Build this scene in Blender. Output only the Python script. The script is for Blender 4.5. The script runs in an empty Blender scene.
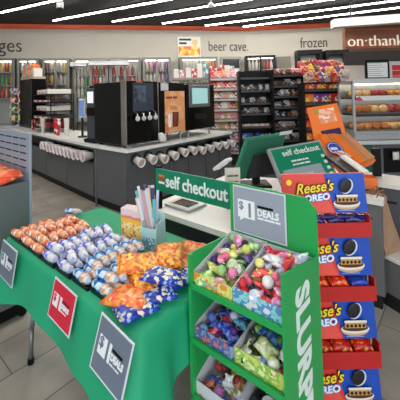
import bpy, bmesh, math, random
from mathutils import Vector as V, Matrix as M
random.seed(7)
PI = math.pi
C = bpy.context.scene.collection
S = bpy.context.scene

# ---------------------------------------------------------------- camera
F, CX, CY, PITCH, ROLL, H = 315.0, 180.0, 84.0, math.radians(2.2), -0.022, 1.6
RC = M.Rotation(PI/2 + PITCH, 3, 'X') @ M.Rotation(ROLL, 3, 'Z')
cam_d = bpy.data.cameras.new('camera'); cam = bpy.data.objects.new('camera', cam_d); C.objects.link(cam)
cam_d.sensor_width = 36; cam_d.lens = F/400*36
cam_d.shift_x = (200-CX)/400; cam_d.shift_y = (CY-200)/400
cam_d.clip_start = 0.05
cam.matrix_world = M.Translation((0, 0, H)) @ RC.to_4x4()
S.camera = cam

def ray(px, py): return RC @ V(((px-CX)/F, -(py-CY)/F, -1))
def at(px, py, y):                      # the point of the place seen at px, py and y metres away
    d = ray(px, py); return V((0, 0, H)) + d*(y/d.y)
def onz(px, py, z):                     # the same on a level surface
    d = ray(px, py); return V((0, 0, H)) + d*((z-H)/d.z)

# ---------------------------------------------------------------- world, light, exposure
w = bpy.data.worlds.new('daylight'); S.world = w; w.use_nodes = True
bg = w.node_tree.nodes['Background']; bg.inputs[0].default_value = (0.86, 0.93, 1.0, 1); bg.inputs[1].default_value = 0.6
S.view_settings.view_transform = 'Standard'; S.view_settings.look = 'None'; S.view_settings.gamma = 1
S.view_settings.exposure = 0.68
try: S.view_settings.use_curve_mapping = False
except Exception: pass
def area(name, loc, size, energy, rot, col=(1, 1, 1)):
    l = bpy.data.lights.new(name, 'AREA'); l.shape = 'RECTANGLE'; l.size, l.size_y = size; l.energy = energy; l.color = col
    o = bpy.data.objects.new(name, l); C.objects.link(o); o.location = loc; o.rotation_euler = rot
    return o
# daylight through the glazed shop front behind the camera
area('shop_front_daylight', (0.8, -3.2, 1.9), (7, 2.6), 90, (math.radians(82), 0, 0), (0.88, 0.95, 1.0))

# ---------------------------------------------------------------- materials
def lin(c):
    c = c/255
    return c/12.92 if c <= 0.04045 else ((c+0.055)/1.055)**2.4
def rgb(c): return (lin(c[0]), lin(c[1]), lin(c[2]), 1)
MC = {}
def mat(c, rough=0.5, metal=0.0, noise=0.0, ns=20, spec=0.5, emit=0, trans=0, alpha=1, key=None, coat=0):
    k = (c, rough, metal, noise, ns, spec, emit, trans, alpha, coat)
    if k in MC: return MC[k]
    m = bpy.data.materials.new('surface_%02x%02x%02x' % c); m.use_nodes = True
    nt = m.node_tree; p = nt.nodes['Principled BSDF']
    p.inputs['Base Color'].default_value = rgb(c); p.inputs['Roughness'].default_value = rough
    p.inputs['Metallic'].default_value = metal; p.inputs['Specular IOR Level'].default_value = spec
    p.inputs['Coat Weight'].default_value = coat
    if trans: p.inputs['Transmission Weight'].default_value = trans; p.inputs['IOR'].default_value = 1.1
    if alpha < 1: p.inputs['Alpha'].default_value = alpha
    if emit:
        p.inputs['Emission Color'].default_value = rgb(c); p.inputs['Emission Strength'].default_value = emit
    if noise:
        tc = nt.nodes.new('ShaderNodeTexCoord'); n = nt.nodes.new('ShaderNodeTexNoise'); n.inputs['Scale'].default_value = ns
        n.inputs['Detail'].default_value = 6
        r = nt.nodes.new('ShaderNodeMixRGB'); r.blend_type = 'MULTIPLY'; r.inputs[0].default_value = noise
        r.inputs[1].default_value = rgb(c)
        cr = nt.nodes.new('ShaderNodeValToRGB'); cr.color_ramp.elements[0].position = .3; cr.color_ramp.elements[1].position = .7
        cr.color_ramp.elements[0].color = (.35, .35, .35, 1); cr.color_ramp.elements[1].color = (1, 1, 1, 1)
        nt.links.new(tc.outputs['Object'], n.inputs['Vector']); nt.links.new(n.outputs['Fac'], cr.inputs['Fac'])
        nt.links.new(cr.outputs['Color'], r.inputs[2]); nt.links.new(r.outputs[0], p.inputs['Base Color'])
    MC[k] = m; return m
def printed(cols, scale=25, rough=0.35, soft=False, stretch=(1, 1, 1), alpha=1):
    """printed film: patches of several inks"""
    k = ('p', tuple(cols), scale, rough, soft, stretch)
    if k in MC: return MC[k]
    m = bpy.data.materials.new('printed_film'); m.use_nodes = True; nt = m.node_tree; p = nt.nodes['Principled BSDF']
    p.inputs['Roughness'].default_value = rough
    tc = nt.nodes.new('ShaderNodeTexCoord'); mp = nt.nodes.new('ShaderNodeMapping'); mp.inputs['Scale'].default_value = stretch
    t = nt.nodes.new('ShaderNodeTexNoise' if soft else 'ShaderNodeTexVoronoi'); t.inputs['Scale'].default_value = scale
    cr = nt.nodes.new('ShaderNodeValToRGB'); cr.color_ramp.interpolation = 'CONSTANT'
    el = cr.color_ramp.elements
    lo, hi = (0.32, 0.68) if soft else (0.0, 1.0)
    n = len(cols)
    for i, c in enumerate(cols):
        pos = lo+(hi-lo)*i/n if i else 0
        e = el[i] if i < 2 else el.new(pos)
        e.position = pos; e.color = rgb(c)
    if n == 1: el[1].color = rgb(cols[0])
    nt.links.new(tc.outputs['Object'], mp.inputs[0]); nt.links.new(mp.outputs[0], t.inputs['Vector'])
    if soft: nt.links.new(t.outputs['Fac'], cr.inputs['Fac'])
    else:
        sp = nt.nodes.new('ShaderNodeSeparateColor'); nt.links.new(t.outputs['Color'], sp.inputs[0]); nt.links.new(sp.outputs[0], cr.inputs['Fac'])
    nt.links.new(cr.outputs['Color'], p.inputs['Base Color'])
    MC[k] = m; return m

WHITE = mat((225, 225, 222), .5); PAPER = mat((232, 232, 230), .7); BLACK = mat((10, 10, 11), .4, spec=.2); DARK = mat((28, 29, 31), .5, spec=.25)
GLOSSB = mat((6, 6, 7), .22, spec=.25); STEEL = mat((170, 172, 174), .3, 1.0); GREYP = mat((84, 87, 92), .45)
CAB = mat((92, 95, 100), .4, noise=.12, ns=4); KICK = mat((20, 20, 22), .6); TOPM = mat((238, 238, 236), .3, noise=.12, ns=60)
CHROME = mat((200, 200, 200), .15, 1.0); GREEN = mat((28, 160, 82), .45); TEAL = mat((0, 128, 96), .4)

# ---------------------------------------------------------------- mesh helpers
class B:
    def __init__(s): s.bm = bmesh.new()
    def _m(s, vs, m):
        fs = set()
        for v in vs:
            for f in v.link_faces: fs.add(f)
        for f in fs: f.material_index = m
    def box(s, c, sz, rot=None, m=0, bev=0, seg=2):
        r = bmesh.ops.create_cube(s.bm, size=1); vs = r['verts']
        bmesh.ops.scale(s.bm, vec=V(sz), verts=vs)
        if bev:
            es = list({e for v in vs for e in v.link_edges})
            rr = bmesh.ops.bevel(s.bm, geom=es, offset=bev, segments=seg, affect='EDGES', profile=.5)
            vs = list({v for f in rr['faces'] for v in f.verts} | {v for v in vs if v.is_valid})
        if rot is not None: bmesh.ops.rotate(s.bm, cent=(0, 0, 0), matrix=rot, verts=vs)
        bmesh.ops.translate(s.bm, vec=V(c), verts=vs); s._m(vs, m); return s
    def b2(s, x0, x1, y0, y1, z0, z1, m=0, bev=0):
        return s.box(((x0+x1)/2, (y0+y1)/2, (z0+z1)/2), (abs(x1-x0), abs(y1-y0), abs(z1-z0)), m=m, bev=bev)
    def cyl(s, p0, p1, r0, r1=None, n=14, m=0, caps=True):
        p0, p1 = V(p0), V(p1); d = p1-p0; r1 = r0 if r1 is None else r1
        r = bmesh.ops.create_cone(s.bm, cap_ends=caps, segments=n, radius1=r0, radius2=r1, depth=d.length)
        q = V((0, 0, 1)).rotation_difference(d.normalized()).to_matrix()
        bmesh.ops.rotate(s.bm, cent=(0, 0, 0), matrix=q, verts=r['verts'])
        bmesh.ops.translate(s.bm, vec=(p0+p1)/2, verts=r['verts']); s._m(r['verts'], m); return s
    def sph(s, c, r, m=0, n=12, rot=None):
        if not hasattr(r, '__len__'): r = (r, r, r)
        k = bmesh.ops.create_uvsphere(s.bm, u_segments=n, v_segments=max(6, n*2//3), radius=1); vs = k['verts']
        bmesh.ops.scale(s.bm, vec=V(r), verts=vs)
        if rot is not None: bmesh.ops.rotate(s.bm, cent=(0, 0, 0), matrix=rot, verts=vs)
        bmesh.ops.translate(s.bm, vec=V(c), verts=vs); s._m(vs, m); return s
    def tube(s, pts, r, n=8, m=0):
        for i in range(len(pts)-1):
            s.cyl(pts[i], pts[i+1], r, n=n, m=m)
            if i: s.sph(pts[i], r, m=m, n=8)
        return s
    def lathe(s, prof, c=(0, 0, 0), n=16, m=0, axis=None):
        c = V(c); rings = []
        for r, z in prof:
            rings.append([s.bm.verts.new(V((r*math.cos(2*PI*i/n), r*math.sin(2*PI*i/n), z))) for i in range(n)])
        fs = []
        for k in range(len(rings)-1):
            for i in range(n):
                fs.append(s.bm.faces.new((rings[k][i], rings[k][(i+1) % n], rings[k+1][(i+1) % n], rings[k+1][i])))
        fs.append(s.bm.faces.new(rings[0][::-1])); fs.append(s.bm.faces.new(rings[-1]))
        vs = [v for rr in rings for v in rr]
        if axis is not None:
            bmesh.ops.rotate(s.bm, cent=(0, 0, 0), matrix=V((0, 0, 1)).rotation_difference(V(axis).normalized()).to_matrix(), verts=vs)
        bmesh.ops.translate(s.bm, vec=c, verts=vs)
        for f in fs: f.material_index = m
        return s
    def prism(s, pts, ext, m=0):
        """pts: 3D outline, ext: extrusion vector"""
        a = [s.bm.verts.new(V(p)) for p in pts]; b = [s.bm.verts.new(V(p)+V(ext)) for p in pts]
        fs = [s.bm.faces.new(a), s.bm.faces.new(b[::-1])]
        for i in range(len(pts)):
            j = (i+1) % len(pts); fs.append(s.bm.faces.new((a[j], a[i], b[i], b[j])))
        for f in fs: f.material_index = m
        bmesh.ops.recalc_face_normals(s.bm, faces=fs)
        return s
    def pillow(s, L, W, T, nx=12, ny=8, m=0, seed=0, wr=.1, seal=.0, z0=0):
        rnd = random.Random(seed); ph = [rnd.uniform(0, 6) for _ in range(4)]
        def hgt(u, v):
            e = max(0, 1-abs(u)**2.6)*max(0, 1-abs(v)**3.2)
            return T/2*(e**.5)*(1+wr*math.sin(5*u+ph[0])*math.cos(4*v+ph[1])+wr*.6*math.sin(11*u*v+ph[2]))
        top = {}; bot = {}
        for i in range(nx+1):
            for j in range(ny+1):
                u = -1+2*i/nx; v = -1+2*j/ny
                x = u*L/2*(1-.04*abs(v)); y = v*W/2*(1-.10*(1-abs(u)**2)*abs(v))
                h = hgt(u, v)
                top[i, j] = s.bm.verts.new((x, y, z0+T/2+h))
                bot[i, j] = top[i, j] if i in (0, nx) or j in (0, ny) else s.bm.verts.new((x, y, z0+T/2-h*.9))
        for i in range(nx):
            for j in range(ny):
                f = s.bm.faces.new((top[i, j], top[i+1, j], top[i+1, j+1], top[i, j+1])); f.material_index = m
                q = (bot[i, j+1], bot[i+1, j+1], bot[i+1, j], bot[i, j])
                f = s.bm.faces.new(q); f.material_index = m
        return s
    def grid(s, fn, nu, nv, m=0, closed=False):
        g = [[s.bm.verts.new(fn(i, j)) for j in range(nv+1)] for i in range(nu+1)]
        for i in range(nu):
            for j in range(nv):
                f = s.bm.faces.new((g[i][j], g[i+1][j], g[i+1][j+1], g[i][j+1])); f.material_index = m
        return s
    def mesh(s, name, mats, smooth=False):
        me = bpy.data.meshes.new(name)
        s.bm.to_mesh(me); s.bm.free()
        for m in (mats if isinstance(mats, (list, tuple)) else [mats]): me.materials.append(m)
        if smooth:
            for p in me.polygons: p.use_smooth = True
        return me
    def obj(s, name, mats, parent=None, smooth=False, world=False, loc=None, rot=None):
        """one mesh object; world=True: the shape was given in world coordinates"""
        if world and parent is not None:
            mw = M.Translation(parent.location) @ parent.rotation_euler.to_matrix().to_4x4()
            bmesh.ops.transform(s.bm, matrix=mw.inverted(), verts=s.bm.verts)
        elif world:
            zs = min(v.co.z for v in s.bm.verts); cx = sum(v.co.x for v in s.bm.verts)/len(s.bm.verts); cy = sum(v.co.y for v in s.bm.verts)/len(s.bm.verts)
            bmesh.ops.translate(s.bm, vec=(-cx, -cy, -zs), verts=s.bm.verts); loc = (cx, cy, zs)
        me = s.mesh(name, mats, smooth); o = bpy.data.objects.new(name, me); C.objects.link(o)
        if parent is not None: o.parent = parent
        if loc is not None: o.location = loc
        if rot is not None: o.rotation_euler = rot
        return o
def thing(name, label, cat, loc=(0, 0, 0), rotz=0, group=None):
    o = bpy.data.objects.new(name, None); C.objects.link(o); o.empty_display_size = .1
    o.location = loc; o.rotation_euler = (0, 0, rotz)
    return tag(o, label, cat, group)
def tag(o, label, cat, group=None, kind=None):
    o['label'] = label; o['category'] = cat
    if group: o['group'] = group
    if kind: o['kind'] = kind
    return o
def struct(o): o['kind'] = 'structure'; return o
def inst(me, name, loc, rot=(0, 0, 0), scale=(1, 1, 1), parent=None, material=None):
    o = bpy.data.objects.new(name, me); C.objects.link(o); o.location = loc; o.rotation_euler = rot
    o.scale = scale if hasattr(scale, '__len__') else (scale,)*3
    if parent is not None: o.parent = parent
    if material is not None:
        o.material_slots[0].link = 'OBJECT'; o.material_slots[0].material = material
    return o
def dup(root, loc, rotz, label=None, group=None, scale=None):
    r = root.copy(); C.objects.link(r); r.location = loc; r.rotation_euler = (0, 0, rotz)
    if scale: r.scale = (scale,)*3
    if label: r['label'] = label
    if group: r['group'] = group
    for ch in list(root.children):
        c = ch.copy(); C.objects.link(c); c.parent = r
        for g in ch.children:
            d = g.copy(); C.objects.link(d); d.parent = c
    return r
def text(body, size, material, parent, loc, ex=(1, 0, 0), ey=(0, 0, 1), name='lettering', ext=.002, off=0, shear=0, align='LEFT', sx=1, spacing=1):
    """raised or printed lettering; ex is the reading direction, ey the letters' up"""
    cu = bpy.data.curves.new(name, 'FONT'); cu.body = body; cu.size = size; cu.extrude = ext; cu.offset = off; cu.shear = shear
    cu.align_x = align; cu.space_character = spacing; cu.resolution_u = 3
    t = bpy.data.objects.new(name, cu); C.objects.link(t)
    dg = bpy.context.evaluated_depsgraph_get(); me = bpy.data.meshes.new_from_object(t.evaluated_get(dg)); me.name = name
    bpy.data.objects.remove(t); me.materials.clear(); me.materials.append(material)
    ex, ey = V(ex).normalized(), V(ey).normalized(); ez = ex.cross(ey)
    mt = M((ex, ey, ez)).transposed().to_4x4()
    me.transform(M.Translation(V(loc)) @ mt @ M.Diagonal((sx, 1, 1, 1)))
    o = bpy.data.objects.new(name, me); C.objects.link(o)
    if parent is not None: o.parent = parent
    return o
def blurred(words, size, material, parent, loc, ex=(1, 0, 0), ey=(0, 0, 1), name='small_print', **k):
    """print too small to read in the photograph: one bar per word"""
    ex, ey = V(ex).normalized(), V(ey).normalized(); b = B(); x = 0
    tot = sum(words)*size*.38+(len(words)-1)*size*.25
    if k.get('align') == 'CENTER': x = -tot/2
    o = None
    for n in words:
        w_ = n*size*.38; p = V(loc)+ex*x
        b.prism([p, p+ex*w_, p+ex*w_+ey*size*.5, p+ey*size*.5], ex.cross(ey)*.0012); x += w_+size*.25
    o = b.obj(name, material, parent)
    return o
ORD = ['first', 'second', 'third', 'fourth', 'fifth', 'sixth', 'seventh', 'eighth', 'ninth', 'tenth', 'eleventh', 'twelfth',
       'thirteenth', 'fourteenth', 'fifteenth', 'sixteenth', 'seventeenth', 'eighteenth', 'nineteenth', 'twentieth']

# store axes: AX runs right and nearer, BX runs right and away
YAW = math.atan2(-.670, .742)
AX = V((math.cos(YAW), math.sin(YAW), 0)); BX = V((-math.sin(YAW), math.cos(YAW), 0))
def ab(o, x, y, z=0): o = V(o); return V((o.x, o.y, 0)) + AX*x + BX*y + V((0, 0, z))

# ================================================================ THE ROOM
def floor_material():
    m = bpy.data.materials.new('stone_floor_tiles'); m.use_nodes = True; nt = m.node_tree; p = nt.nodes['Principled BSDF']
    tc = nt.nodes.new('ShaderNodeTexCoord'); mp = nt.nodes.new('ShaderNodeMapping'); mp.inputs['Rotation'].default_value = (0, 0, -YAW+PI/2)
    mp.inputs['Location'].default_value = (.12, .2, 0)
    br = nt.nodes.new('ShaderNodeTexBrick'); br.inputs['Scale'].default_value = 1; br.inputs['Brick Width'].default_value = .61; br.inputs['Row Height'].default_value = .305
    br.inputs['Mortar Size'].default_value = .004; br.inputs['Mortar Smooth'].default_value = .2; br.offset = .5
    br.inputs['Color1'].default_value = rgb((188, 180, 168)); br.inputs['Color2'].default_value = rgb((160, 153, 144)); br.inputs['Mortar'].default_value = rgb((110, 104, 98))
    n = nt.nodes.new('ShaderNodeTexNoise'); n.inputs['Scale'].default_value = 3.5; n.inputs['Detail'].default_value = 8
    cr = nt.nodes.new('ShaderNodeValToRGB'); cr.color_ramp.elements[0].position = .3; cr.color_ramp.elements[0].color = (.6, .6, .61, 1); cr.color_ramp.elements[1].position = .7; cr.color_ramp.elements[1].color = (1, .99, .97, 1)
    mx = nt.nodes.new('ShaderNodeMixRGB'); mx.blend_type = 'MULTIPLY'; mx.inputs[0].default_value = .8
    L = nt.links.new
    L(tc.outputs['Object'], mp.inputs[0]); L(mp.outputs[0], br.inputs['Vector']); L(tc.outputs['Object'], n.inputs['Vector'])
    L(n.outputs['Fac'], cr.inputs['Fac']); L(br.outputs['Color'], mx.inputs[1]); L(cr.outputs['Color'], mx.inputs[2]); L(mx.outputs[0], p.inputs['Base Color'])
    p.inputs['Roughness'].default_value = .38
    bp = nt.nodes.new('ShaderNodeBump'); bp.inputs['Strength'].default_value = .15; bp.inputs['Distance'].default_value = .01
    L(br.outputs['Fac'], bp.inputs['Height']); bp.invert = True; L(bp.outputs[0], p.inputs['Normal'])
    return m
struct(B().b2(-9.8, 9, -4, 12, -.1, 0).obj('floor', floor_material()))
CEIL = mat((46, 47, 50), .8, noise=.35, ns=3)
struct(B().b2(-9.8, 9, -1.2, 12, 3.88, 3.98).obj('ceiling', CEIL))
WALLM = mat((196, 189, 178), .7, noise=.06, ns=2); WALLG = mat((128, 124, 116), .6)
HC = 3.88
WA = V((-9.6, 8.71, 0)); WC = V((2.23, 10.54, 0)); WE = V((5.54, 10.19, 0))
def wall(name, p0, p1, z0, z1, m, th=.15):
    d = (p1-p0).normalized(); n = V((-d.y, d.x, 0))
    return struct(B().prism([p0+V((0, 0, z0)), p1+V((0, 0, z0)), p1+V((0, 0, z1)), p0+V((0, 0, z1))], n*th, 0).obj(name, m))
wall('wall_back', WA, WC, 0, HC, WALLM); wall('wall_frozen', WC, WE, 0, HC, WALLM)
ORANGE = mat((205, 84, 48), .5)
def band(name, p0, p1, z0, z1, m, out=.03):
    d = (p1-p0).normalized(); n = V((-d.y, d.x, 0))
    return struct(B().prism([p0-n*out+V((0, 0, z0)), p1-n*out+V((0, 0, z0)), p1-n*out+V((0, 0, z1)), p0-n*out+V((0, 0, z1))], n*out*.98, 0).obj(name, m))
band('trim_1', WA, WC, HC-.145, HC, ORANGE); band('trim_2', WC, WE, HC-.145, HC, ORANGE)
struct(B().b2(8.0, 8.15, -1, 10.4, 0, 3.88).obj('wall_right', WALLM))
struct(B().b2(-9.2, -9.05, -1, 8.7, 0, 3.88).obj('wall_left', WALLM))
struct(B().b2(5.5, 8.0, 10.4, 10.55, 0, 3.88).obj('wall_kitchen', mat((110, 74, 56), .6, noise=.2, ns=3)))

# ceiling lights: long tubes running right and nearer
TUBE = mat((255, 250, 240), .4, emit=42)
rd = V((.89, -.456, 0)).normalized()
starts = [(-4.1, 6.42, 'nearest to the left edge'), (-2.743, 6.821, 'second from the left'), (-1.5, 7.03, 'third from the left'), (-.39, 7.33, 'fourth from the left'),
          (.64, 7.65, 'fifth from the left'), (1.61, 7.86, 'sixth from the left, nearest the back wall')]
lens_ = [4.8, 6, 7, 7.5, 8, 8]
def strip_light(x, y, ln, where):
    t = thing('strip_light', 'long white linear light under dark ceiling, ' + where, 'ceiling light', (x*1.2, y*1.2, 3.64), math.atan2(rd.y, rd.x), 'linear ceiling lights')
    B().b2(0, ln, -.03, .03, .02, .07).obj('housing', DARK, t)
    B().b2(.02, ln-.02, -.013, .013, 0, .016).obj('diffuser', TUBE, t)
    for q in (.15, ln/2, ln-.3): B().cyl((q, 0, .07), (q, 0, .24), .005).obj('hanger', DARK, t)
for (x, y, wh), ln in zip(starts, lens_): strip_light(x, y, ln*1.2, wh)
for x, y, wh in ((-4.3, 4.9, 'unseen row added over the donut table'), (-4.3, 3.5, 'unseen row added over the shopper, nearer'), (-4.3, 2.0, 'unseen row added nearest the shop front')): strip_light(x, y, 7, wh)  # three rows above the view, added to light the foreground
t = thing('security_camera', 'small white cylinder camera hanging from dark ceiling at left', 'camera', at(60, 8, 5.6), 0)
B().cyl((0, 0, 0), (0, 0, .11), .06, .06).cyl((0, 0, .10), (0, 0, 3.88-t.location.z), .012).obj('housing', WHITE, t, True)
B().sph((0, 0, 0), .05).obj('lens_dome', DARK, t, True)
t = thing('ceiling_sensor', 'white dome sensor on a stem between ceiling lights', 'sensor', at(211, 7, 6.0), 0)
B().cyl((0, 0, .03), (0, 0, .08), .07, .03).cyl((0, 0, .08), (0, 0, 3.88-t.location.z), .012).obj('stem', WHITE, t, True)
B().sph((0, 0, .03), (.07, .07, .04)).obj('dome', WHITE, t, True)

# wall lettering
INK = mat((52, 48, 46), .6)
dB = (WC-WA).normalized(); nB = V((-dB.y, dB.x, 0)); dF = (WE-WC).normalized(); nF = V((-dF.y, dF.x, 0))
def onwall(px, py, p0, n, out=.02):
    r = ray(px, py); k = ((p0-V((0, 0, H))).dot(n))/r.dot(n); return V((0, 0, H))+r*k-n*out
def wall_text(body, px, py, px2, p0, d, n, label, name='wall_lettering', sz=.42):
    a = onwall(px, py, p0, n); b = onwall(px2, py, p0, n)
    o = text(body, sz, INK, None, (0, 0, 0), (1, 0, 0), (0, 0, 1), name=name, ext=.012, off=-.004)
    wd = max(v.co.x for v in o.data.vertices)
    k = (b-a).length/wd
    o.data.transform(M.Rotation(math.atan2(d.y, d.x), 4, 'Z') @ M.Diagonal((k, 1, 1, 1)))
    o.location = a; return tag(o, label, 'lettering')
wall_text('beverages', -56, 52, 22, WA, dB, nB, 'dark word ending in ages on the beige wall at far left', sz=.60)
wall_text('beer cave.', 208, 51, 248, WA, dB, nB, 'dark words beer cave on the beige back wall', sz=.48)
wall_text('frozen', 300, 48, 327, WC, dF, nF, 'dark word frozen above the freezer doors', sz=.50)

# poster on the wall
pA = onwall(178, 57, WA, nB, .05); pB = onwall(200, 37, WA, nB, .05); wd = (V((pB.x, pB.y, 0))-V((pA.x, pA.y, 0))).length; hh = pB.z-pA.z
t = thing('wall_poster', 'white and orange menu poster on wall left of beer cave words', 'poster', pA, math.atan2(dB.y, dB.x))
B().b2(0, wd, 0, .02, 0, hh).obj('sheet', PAPER, t)
B().b2(.02, wd-.02, -.004, 0, hh*.05, hh*.52).obj('picture_strip', printed(((240, 170, 40), (225, 110, 40), (250, 215, 120), (235, 190, 60)), 9), t)
blurred((8,), .13, INK, t, (.04, -.004, hh*.80), off=.002); blurred((5,), .13, INK, t, (.04, -.004, hh*.62), off=.002)
B().sph((wd*.75, -.003, hh*.7), (.1, .004, .1)).obj('picture_round', mat((236, 196, 130)), t)

# ================================================================ small goods (shared shapes)
def bottle_me():
    return B().lathe([(.030, 0), (.034, .01), (.034, .13), (.030, .15), (.013, .19), (.013, .205)], n=12, m=0).cyl((0, 0, .205), (0, 0, .222), .015, m=1, n=12).cyl((0, 0, .05), (0, 0, .11), .0345, n=12, m=2, caps=False).mesh('bottle', [mat((120, 60, 30)), WHITE, WHITE], True)
POUCH = B().pillow(.15, .20, .06, seed=3).mesh('pouch', WHITE, True)     # flat on its back, long side y
BOXM = B().box((0, 0, .5), (1, 1, 1), bev=.03).mesh('carton', WHITE)
CANM = B().lathe([(.028, 0), (.033, .01), (.033, .112), (.027, .122)], n=12).mesh('can', WHITE, True)
PAL = {'red': (196, 34, 38), 'orange': (232, 112, 40), 'yellow': (240, 196, 60), 'blue': (40, 90, 180), 'purple': (110, 60, 140), 'green': (70, 150, 70), 'white': (226, 222, 214), 'pink': (226, 140, 160), 'brown': (120, 74, 50), 'teal': (60, 150, 160), 'silver': (170, 172, 176), 'black': (30, 30, 32), 'tan': (200, 160, 120)}
def printc(c, acc='white', sc=22): return printed((PAL[c], PAL[c], PAL[acc], PAL[c]), sc)
def bottle_kinds():
    out = {}
    base = bottle_me()
    for c in ('red', 'orange', 'yellow', 'blue', 'green', 'white', 'purple', 'brown', 'teal', 'pink'):
        me = base.copy(); me.materials.clear()
        me.materials.append(mat(tuple(int(v*.6+q*.4) for v, q in zip(PAL[c], (140, 132, 120))), .15)); me.materials.append(mat(PAL[random.choice(['white', 'red', 'blue', 'black'])], .4)); me.materials.append(printc(random.choice(['white', 'silver', c]), c, 60))
        out[c] = me
    return out
BOT = bottle_kinds()

def fill_shelf(org, ex, n, z, kind, cols, shelf, owner, pitch, sc=1, jit=.01, depth_dir=None, group=None, face=0):
    """a row of goods standing side by side; org = left end, ex = unit vector to the right"""
    rz = math.atan2(ex.y, ex.x)
    for i in range(n):
        c = cols[(i//2 + random.randint(0, 1)) % len(cols)] if len(cols) > 1 else cols[0]
        p = V(org)+ex*(pitch*(i+.5)); p.z = z
        lab = '%s %s, %s from left on %s of %s' % (c, {'bottle': 'bottle', 'pouch': 'snack bag', 'box': 'carton', 'can': 'can', 'lie': 'wrapped snack'}[kind], ORD[i], shelf, owner)
        if kind == 'bottle': o = inst(BOT.get(c, BOT['white']), 'bottle', p, (0, 0, rz), sc)
        elif kind == 'can': o = inst(CANM, 'can', p, (0, 0, rz), sc, material=printc(c, random.choice(['white', 'silver'])))
        elif kind == 'pouch':
            p.z += .1*sc
            o = inst(POUCH, 'snack_bag', p, (PI/2-.12+random.uniform(-.05, .05), 0, rz+random.uniform(-.08, .08)), sc, material=printc(c, random.choice(['white', 'yellow', 'red', 'orange'])))
            o.location -= V((-ex.y, ex.x, 0))*.03*sc
        elif kind == 'lie': o = inst(POUCH, 'wrapped_snack', p+V((0, -.01, .07*sc)), (1.2, 0, rz+random.uniform(-.1, .1)), sc*.8, material=printc(c, random.choice(['black', 'black', 'silver', 'brown'] if 'black' in owner else ['white', 'tan', 'pink'])))
        else: o = inst(BOXM, 'carton', p, (0, 0, rz), (pitch*.86, pitch*1.1, pitch*sc), material=printc(c, random.choice(['white', 'yellow']), 4))
        tag(o, lab, {'bottle': 'bottle', 'pouch': 'snack bag', 'box': 'carton', 'can': 'can', 'lie': 'snack'}[kind], group or ('goods on '+shelf+' of '+owner))

# ================================================================ cooler wall
FRAME = mat((120, 118, 114), .4, .3); INNER = mat((205, 205, 200), .6)
SILV = mat((176, 178, 180), .35, .4)
def cooler(px0, px1, pytop, p0, d, n, label, owner, frame=FRAME, ndoor=2, zsh=(1.35, 1.72, 2.08), kinds='bottle', cols=('white', 'blue', 'orange', 'red'), inner=INNER, glass=True):
    a = onwall(px0, pytop, p0, n, 0); b = onwall(px1, pytop, p0, n, 0); top = a.z
    wd = (b-a).length; t = thing('drink_cooler', label, 'cooler', V((a.x, a.y, 0))-n*.02, math.atan2(d.y, d.x))
    dp = -.42
    f = B().b2(0, wd, dp, -.01, 0, .12).b2(0, .05, dp, -.01, .12, top).b2(wd-.05, wd, dp, -.01, .12, top).b2(.05, wd-.05, dp, -.01, top-.06, top)
    f.obj('cabinet', frame, t)
    B().b2(.05, wd-.05, -.03, -.012, .12, top-.06).obj('back_panel', inner, t)
    for z in (.5, .92)+tuple(zsh): B().b2(.05, wd-.05, dp+.06, -.03, z-.02, z).obj('shelf', SILV, t)
    B().b2(.08, wd-.08, dp+.03, dp+.06, top-.10, top-.08).obj('cooler_lamp', mat((255, 250, 240), emit=9), t)
    for k in range(ndoor):
        x0 = .05+(wd-.1)*k/ndoor; x1 = .05+(wd-.1)*(k+1)/ndoor
        g = B().b2(x0, x0+.03, dp-.03, dp, .12, top-.06).b2(x1-.03, x1, dp-.03, dp, .12, top-.06).b2(x0+.03, x1-.03, dp-.03, dp, top-.09, top-.06).b2(x0+.03, x1-.03, dp-.03, dp, .12, .16).obj('door', frame, t)
        if glass: B().b2(x0+.03, x1-.03, dp-.018, dp-.012, .16, top-.09).obj('pane', mat((16, 20, 22), .05, alpha=.07), g)
        B().cyl((x1-.05, dp-.05, 1.0), (x1-.05, dp-.05, 1.5), .01).obj('handle', CHROME, g)
    for si, z in enumerate(zsh):
        nn = min(20, int((wd-.14)/.105)); org = V((a.x, a.y, 0))+d*.07-n*.36
        k2 = kinds if isinstance(kinds, str) else kinds[si % len(kinds)]
        cc = list(cols); random.shuffle(cc)
        fill_shelf(org, d, nn, z, k2, cc, ['low shelf', 'middle shelf', 'top shelf'][si], owner, (wd-.14)/nn, 1.45 if k2 == 'bottle' else 1.3)
    return t
cooler(-14, 20, 60, WA, dB, nB, 'tall grey framed glass cooler full of drinks at far left', 'far left cooler', zsh=(1.65, 2.02, 2.40), cols=('orange', 'yellow', 'green', 'red', 'purple'))
cooler(22, 43, 60, WA, dB, nB, 'narrow cooler of pale bottles behind the black brewer', 'cooler behind black brewer', zsh=(1.65, 2.02, 2.40), cols=('white', 'teal', 'white', 'orange'))
cooler(46, 72, 60, WA, dB, nB, 'glass cooler of yellow and white bottles behind the lids', 'cooler behind lid stacks', zsh=(1.65, 2.02, 2.40), cols=('yellow', 'white', 'brown', 'white'))
cooler(76, 109, 60, WA, dB, nB, 'cooler with a silver canopy, left half, behind coffee dispenser', 'left canopy cooler', zsh=(1.62, 1.95, 2.27), cols=('white', 'green', 'tan', 'red'))
cooler(110, 140, 59.5, WA, dB, nB, 'cooler with a silver canopy, right half, behind soda machine', 'right canopy cooler', zsh=(1.62, 1.95, 2.27), cols=('red', 'pink', 'brown', 'tan'))
cooler(142, 169, 59, WA, dB, nB, 'cooler of white and blue bottles left of the menu poster', 'cooler left of poster', zsh=(1.68, 2.03, 2.40), cols=('white', 'blue', 'purple', 'white', 'pink'))
cooler(178, 214, 58.5, WA, dB, nB, 'cooler under the orange menu poster', 'cooler under poster', zsh=(1.68, 2.03, 2.40), cols=('white', 'green', 'tan', 'silver', 'orange'))
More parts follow.
